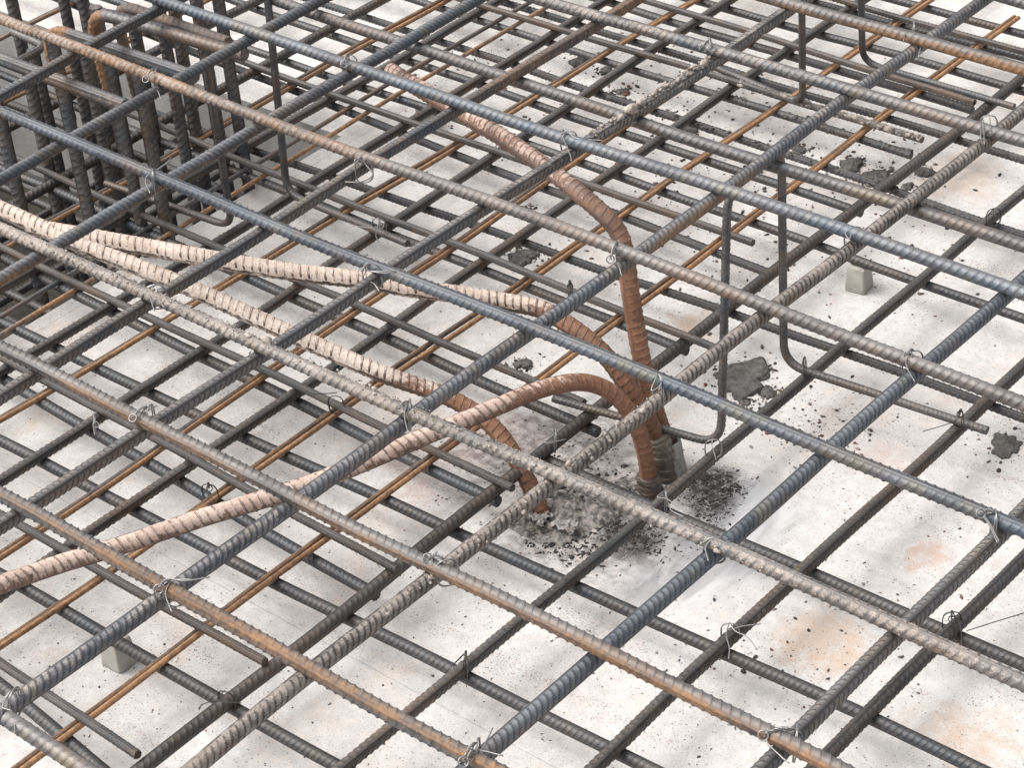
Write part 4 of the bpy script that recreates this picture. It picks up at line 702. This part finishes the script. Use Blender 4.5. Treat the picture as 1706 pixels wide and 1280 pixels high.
# dim bars lying inside the pit, behind and below the uprights
pb = [('A', 1.76, -.06, 'first dim bar inside the pit, nearest the crusted starter bars'), ('A', 1.90, -.05, 'dim pit bar behind the boldest upright'), ('A', 2.04, -.07, 'dim pit bar low behind the middle uprights'),
      ('A', 2.18, -.05, 'dim pit bar close to the far pit wall'), ('A', 1.83, -.20, 'dark bar deep in the pit under the crusted bar ends'), ('A', 1.98, -.21, 'dark bar deep in the pit centre'), ('A', 2.12, -.20, 'dark bar deep in the pit near its far wall'),
      ('B', -2.70, -.11, 'cross bar in the pit just inside the edge'), ('B', -2.84, -.12, 'cross bar in the middle of the pit'), ('B', -2.99, -.11, 'cross bar farthest from the pit edge')]
for i, (ax, v, z, label) in enumerate(pb):
    pts = [(-3.8, v, z), (-3.2, v+.003, z), (-2.61, v, z)] if ax == 'A' else [(v, 1.45, z), (v, 1.9, z), (v, 2.33, z)]
    me = rebar_mesh('pit_bar', np.array(pts), 14, STEEL, side=(.5, .5, .7), nth=18, per=7, pitch=.0085)
    o = link('pit_bar', me); props(o, .25, .15, .1, .1, 0, 1, .6); tag(o, label, 'steel bar', 'dim bars inside the pit')

# ------------------------------------------------------------------ thick rusty starter bars
def starter(P, label, dia, mort, key, seed, side=(0, .6, .8)):
    path = smooth_path(spline(P, 14), 12)
    path = np.vstack([path[:1]-np.array([0, 0, .05]), path])
    me = rebar_mesh('starter', path, dia, STARTER, side=side, nth=28, per=11, pitch=.0112, ribh=.0010, skew=.95)
    o = link('starter_bar', me)
    L = float(np.sum(np.linalg.norm(np.diff(path, axis=0), axis=1)))
    props(o, .8, .35, mort[0], mort[1], L*mort[2], L*mort[3], 1.0, 0, 0, .75 if key in (2, 4) else .35, {1: .5, 2: .12, 3: .38, 4: .05}[key])
    tag(o, label, 'starter bar', 'thick rusty bars bent over out of the slab'); return o, path, L
SB1, p1, L1 = starter(R1, 'tall rusty starter bar standing upright, then leaning far back to the left', 25.5, (.0, .42, .30, .55), 1, 1)
SB2, p2, L2 = starter(R2, 'rusty starter bar arching left from the wrapped base, white crusted beyond its bend', 25.5, (.0, .78, .22, .45), 2, 2)
SB3, p3, L3_ = starter(R3, 'foremost arched starter bar, orange at its bend and pink towards lower left', 23, (.08, .62, .20, .42), 3, 3)
SB4, p4, L4 = starter(R4, 'curved starter bar rising from the mud heap, thickly white crusted at left', 25, (.0, .85, .16, .42), 4, 4)

def wrap_part(name, path, f0, f1, r, mat, parent, bulge=.002, seed=0, turns=5):
    """tape wound round a bar: overlapping bands"""
    d = np.r_[0, np.cumsum(np.linalg.norm(np.diff(path, axis=0), axis=1))]
    s = np.linspace(f0, f1, 60); P = np.stack([np.interp(s, d, path[:, i]) for i in range(3)], 1)
    T, N, B = frames(P, (0, 1, .2)); nth = 28; th = np.linspace(0, 2*math.pi, nth, endpoint=False)
    t = (s-f0)/(f1-f0)
    rg = np.random.default_rng(seed)
    ph = t[:, None]*turns+th[None]/(2*math.pi)*.7
    rr = r+bulge*((ph % 1.)**1.5)+.0008*np.sin(3*th+rg.uniform(0, 6))[None]+.0009*np.sin(5*th[None]+9*t[:, None])
    V = P[:, None]+rr[:, :, None]*(np.cos(th)[None, :, None]*N[:, None]+np.sin(th)[None, :, None]*B[:, None])
    n = len(P); i = np.arange(n-1)[:, None]*nth; j = np.arange(nth)[None]; j2 = (j+1) % nth
    F = np.stack([i+j, i+j2, i+nth+j2, i+nth+j], -1).reshape(-1, 4).tolist()
    F += [list(range(nth))[::-1], list(range((n-1)*nth, n*nth))]
    return link(name, mesh_from(name, V.reshape(-1, 3), F, mat), parent)
wrap_part('tape_wrap', p3, .048, .082, .0155, DARKTAPE, SB3, .0016, 1, 4)
wrap_part('tape_wrap', p2, .085, .125, .0165, TAPE, SB2, .003, 2, 3)
wrap_part('tape_wrap', p2, .050, .087, .0150, DARKTAPE, SB2, .002, 3, 3)
def sleeve():
    th = np.linspace(0, 2*math.pi, 28, endpoint=False); V = []; c0 = np.array(R1[0])
    hs = [(0., .0190), (.012, .0180), (.028, .0172), (.040, .0164), (.048, .0156), (.050, .0145), (.03, .0165)]
    for k, (z, r) in enumerate(hs):
        w = r*(1+.06*np.sin(2*th+1)+.05*np.sin(5*th+k))
        V.append(np.stack([c0[0]+.004-z*.12+w*np.cos(th), c0[1]+w*np.sin(th), np.full_like(th, z)], 1))
    n = len(hs); F = [[k*28+j, k*28+(j+1) % 28, (k+1)*28+(j+1) % 28, (k+1)*28+j] for k in range(n-1) for j in range(28)]
    link('plastic_sleeve', mesh_from('plastic_sleeve', np.vstack(V), F, SLEEVE), SB1)
sleeve()

# ------------------------------------------------------------------ tie wires
def tie(center, ring, tails, bright, label, i):
    c = np.array(center); r = np.random.default_rng(100+i); mb = MB(); w = .00078 if bright > .45 else .00065
    # loop round the two crossing bars, on a diagonal
    a = math.radians(45 if i % 2 else 135)+r.normal(0, .15); u = np.array([math.cos(a), math.sin(a), 0]); up = np.array([0, 0, 1.])
    hw, hh = .0112, .0182
    if c[2] < .2: hw, hh = .0108, .0162
    t = np.linspace(0, 2*math.pi, 40)
    k = np.sign(np.cos(t))*np.abs(np.cos(t))**.7; q = np.sign(np.sin(t))*np.abs(np.sin(t))**.7
    lp = c+u*hw*k[:, None]+up*hh*q[:, None]+np.cross(u, up)*(.0018*np.sin(t))[:, None]
    mb.add(*tube(lp, w))
    lp2 = lp+np.cross(u, up)*.0022*np.cos(t*1.)[:, None]+u*.0006
    mb.add(*tube(lp2, w))
    if ring is not None:
        rc = np.array(ring); R = .0046 if bright > .6 else .0040
        e1 = np.array([.70, .66, .1])+r.normal(0, .15, 3); e1 /= np.linalg.norm(e1); e2 = np.array([-.35, .45, .8])+r.normal(0, .15, 3); e2 -= e1*(e2@e1); e2 /= np.linalg.norm(e2)
        t = np.linspace(0, 2*math.pi*1.12, 30)
        rp = rc+R*(np.cos(t)[:, None]*e1+np.sin(t)[:, None]*e2)+np.cross(e1, e2)*(t/6.28*.0016)[:, None]
        mb.add(*tube(rp, w*1.05))
        # twisted neck from the ring to the loop
        n = 34; s = np.linspace(0, 1, n)[:, None]; top = c+up*hh+u*.0
        base = rc+(top-rc)*s+up*.004*np.sin(s*math.pi)
        d = (top-rc)/np.linalg.norm(top-rc); x1 = np.cross(d, up); x1 /= np.linalg.norm(x1); x2 = np.cross(d, x1)
        for ph in (0, math.pi):
            an = s*math.pi*2*3+ph; mb.add(*tube(base+.0011*(np.cos(an)*x1+np.sin(an)*x2), w*.9))
    for tl in tails:
        tp = np.array(tl)
        if np.linalg.norm(tp[0]-c) < .035: tp = np.vstack([c+up*(hh+.0004), tp])
        if len(tp) > 2: tp = spline(tp, 8)
        else: tp = np.array([tp[0], tp[0]*.5+tp[1]*.5+np.array([.0, .0, .003]), tp[1]]); tp = spline(tp, 8)
        mb.add(*tube(tp, w*.95))
    m = WIRE if bright > .75 else (WIRE_MID if bright > .45 else WIRE_DARK)
    tag(mb.build('tie_wire', m), label, 'tie wire', 'wires tying the bars together')
for i, (c, rg_, tl, br, label) in enumerate(TIES): tie(c, rg_, tl, br, label, i)

# ------------------------------------------------------------------ spacer blocks
def spacer(x, y, sz, rot, label, seed):
    import bmesh
    bm = bmesh.new(); bmesh.ops.create_cube(bm, size=1)
    for v in bm.verts:
        k = 1.06 if v.co.z < 0 else .92
        v.co = Vector((v.co.x*sz*k, v.co.y*sz*1.02*k, (v.co.z+.5)*.042))
    bmesh.ops.bevel(bm, geom=bm.edges[:], offset=.0035, segments=3, profile=.6, affect='EDGES')
    bmesh.ops.subdivide_edges(bm, edges=bm.edges[:], cuts=2, use_grid_fill=True)
    V = np.array([v.co[:] for v in bm.verts]); nz = vnoise(V*60, seed, 3)
    for v, k in zip(bm.verts, nz): v.co += v.normal*float(k)*.0020
    me = bpy.data.meshes.new('spacer_block'); bm.to_mesh(me); bm.free(); me.materials.append(SPACER)
    o = link('spacer_block', me, None, (x, y, 0)); o.rotation_euler.z = rot
    tag(o, label, 'spacer block', 'small concrete blocks under the lower mat')
spacer(-1.580, 2.458, .031, .12, 'beige concrete spacer block under the lower mat at right', 1)
spacer(-1.872, 1.222, .031, .05, 'grey spacer block tucked under two bars at bottom left', 2)
spacer(-2.478, 2.475, .033, .9, 'pale spacer block below the leaning starter bar tip', 3)

# ------------------------------------------------------------------ mortar clods, mud heap, film, flakes, grit
for i, ((x, y), r, label) in enumerate(CLODS):
    V, F = ICO3; rr = np.random.default_rng(300+i)
    flat = .16 if i in (0, 4, 5) else .36
    ang = np.arctan2(V[:, 1], V[:, 0]); q = rr.uniform(0, 6.28, 4)
    edge = 1+.16*np.sin(2*ang+q[0])+.12*np.sin(3*ang+q[1])+.09*np.sin(7*ang+q[2])+.06*np.sin(11*ang+q[3])+.10*vnoise(V, 700+i, 3, 7.)
    W_ = V.copy(); W_[:, 0] *= edge*r*1.0; W_[:, 1] *= edge*r*1.05
    n = vnoise(V, 400+i, 4, 3.4)
    W_[:, 2] = np.where(V[:, 2] > 0, V[:, 2]**.5*r*flat*(1+.55*n+.25*vnoise(V, 800+i, 2, 12.)), -.0006*1)
    W_[:, 2] = np.nan_to_num(W_[:, 2], nan=-.0006)
    tag(link('mortar_clod', mesh_from('mortar_clod', W_, F, WET_MORTAR), None, (x, y, .0005)), label, 'mortar lump', 'lumps of mortar dropped on the ground')

def patch(cx, cy, rx, ry, h, seed, mat, name, label, cat, n=120, rot=0., group=None):
    g = np.linspace(-1, 1, n); X, Y = np.meshgrid(g, g); P = np.stack([X.ravel(), Y.ravel(), 0*X.ravel()], 1)
    rad = np.hypot(P[:, 0], P[:, 1])+.22*vnoise(P, seed, 3, 1.6)
    z = np.clip(1-rad, 0, 1)**.7*h*(1+.9*vnoise(P, seed+1, 5, 4.5))-.002+.0035*vnoise(P, seed+2, 2, 22)*np.clip(1.2-rad, 0, 1)
    z = np.where(rad > 1, -.004, z)
    c, s = math.cos(rot), math.sin(rot); x = P[:, 0]*rx; y = P[:, 1]*ry
    V = np.stack([cx+c*x-s*y, cy+s*x+c*y, z], 1)
    i = np.arange(n-1)[:, None]*n; j = np.arange(n-1)[None]
    F = np.stack([i+j, i+j+1, i+n+j+1, i+n+j], -1).reshape(-1, 4)
    o = link(name, mesh_from(name, V, F, mat)); tag(o, label, cat, group); return o
patch(-1.600, 1.765, .075, .055, .013, 5, HEAP, 'mud_heap', 'muddy heap round the foot of the front starter bar', 'mud heap', rot=.4)
patch(-1.548, 1.855, .060, .050, .011, 9, HEAP, 'mud_heap', 'smaller muddy mound round the wrapped starter bar bases', 'mud heap', rot=.2)

def film(cx, cy, rx, ry, seed, label):
    n = 26; g = np.linspace(-1, 1, n); X, Y = np.meshgrid(g, g); P = np.stack([X.ravel(), Y.ravel(), 0*X.ravel()], 1)
    z = .006+.004*np.abs(vnoise(P, seed, 2, 1.6))*2+.0016*vnoise(P, seed+3, 2, 5)
    e = 1+.25*vnoise(P*1.3, seed+5, 2, 1.5)
    V = np.stack([cx+P[:, 0]*rx*e, cy+P[:, 1]*ry*e+.01*vnoise(P, seed+7, 2, 3), z+.004], 1)
    i = np.arange(n-1)[:, None]*n; j = np.arange(n-1)[None]
    F = np.stack([i+j, i+j+1, i+n+j+1, i+n+j], -1).reshape(-1, 4)
    o = link('crumpled_film', mesh_from('crumpled_film', V, F, FILM)); 
    md = o.modifiers.new('thick', 'SOLIDIFY'); md.thickness = .0008
    tag(o, label, 'plastic film')
film(-1.618, 1.745, .016, .012, 3, 'crumpled pinkish film beside the foot of the front starter bar')
film(-1.575, 1.750, .018, .012, 8, 'pale crumpled film on the mud heap below the caked bar')
film(-1.590, 1.845, .014, .012, 13, 'small crumpled scrap between the two groups of starter bars')

def scatter(name, mat, spots, label, cat, seed, flat=.5, lo=.0006, hi=.004, kind='stuff', z0=0.):
    r = np.random.default_rng(seed); V0, F0 = ICO1; Vs = []; Fs = []; n = 0; F0 = np.array(F0)
    for cx, cy, sx, sy, num, s0, s1 in spots:
        for _ in range(num):
            x, y = cx+r.normal()*sx, cy+r.normal()*sy
            if PX0 < x < PX1+.01 and PY0 < y < PY1: continue
            s = s0*(s1/s0)**(r.random()**1.8)
            a = r.uniform(0, 6.28); ca, sa = math.cos(a), math.sin(a)
            v = V0*(1+.35*r.normal(size=(len(V0), 1)).clip(-1.5, 1.5))*np.array([s*r.uniform(.7, 1.6), s*r.uniform(.5, 1.1), s*flat])
            v = np.stack([ca*v[:, 0]-sa*v[:, 1]+x, sa*v[:, 0]+ca*v[:, 1]+y, v[:, 2]+s*flat*.5+z0], 1)
            Vs.append(v); Fs.append(F0+n); n += len(v)
    me = mesh_from(name, np.vstack(Vs), np.vstack(Fs).astype(np.int64), mat, False)
    o = link(name, me); tag(o, label, cat, kind=kind); return o
scatter('black_flakes', CHAR, [(-1.470, 1.935, .022, .022, 620, .0005, .0030), (-1.445, 1.885, .018, .016, 260, .0005, .0024), (-1.488, 1.789, .024, .014, 500, .0005, .0028),
        (-1.57, 1.725, .034, .014, 420, .0007, .0036), (-1.545, 1.79, .03, .02, 420, .0007, .0034), (-1.61, 1.84, .03, .03, 260, .0007, .0040), (-1.64, 1.80, .03, .03, 200, .0007, .003)], 'black charred flakes scattered round the starter bar bases', 'debris', 3, .30)
spots = [(-1.7, 1.9, .55, .55, 2300, .0005, .0017), (-1.66, 1.83, .10, .09, 900, .0005, .0022), (-1.85, 2.55, .22, .16, 620, .0007, .0042), (-2.05, 2.75, .22, .14, 420, .0007, .004),
         (-2.35, 2.70, .18, .12, 300, .0007, .004), (-1.42, 2.12, .06, .05, 160, .0008, .0035), (-1.33, 1.55, .16, .14, 420, .0005, .0018), (-1.86, 1.22, .14, .1, 320, .0005, .0016), (-1.13, 1.85, .10, .09, 70, .001, .0036), (-1.2, 1.7, .1, .08, 40, .001, .0032)]
for (x_, y_), r_, _l in CLODS: spots.append((x_, y_, r_*1.1, r_*1.1, int(40+r_*1800), .0008, .0042))
scatter('grit', GRIT, spots, 'dark grit and crumbs sprinkled over the pale concrete', 'grit', 7, .55)
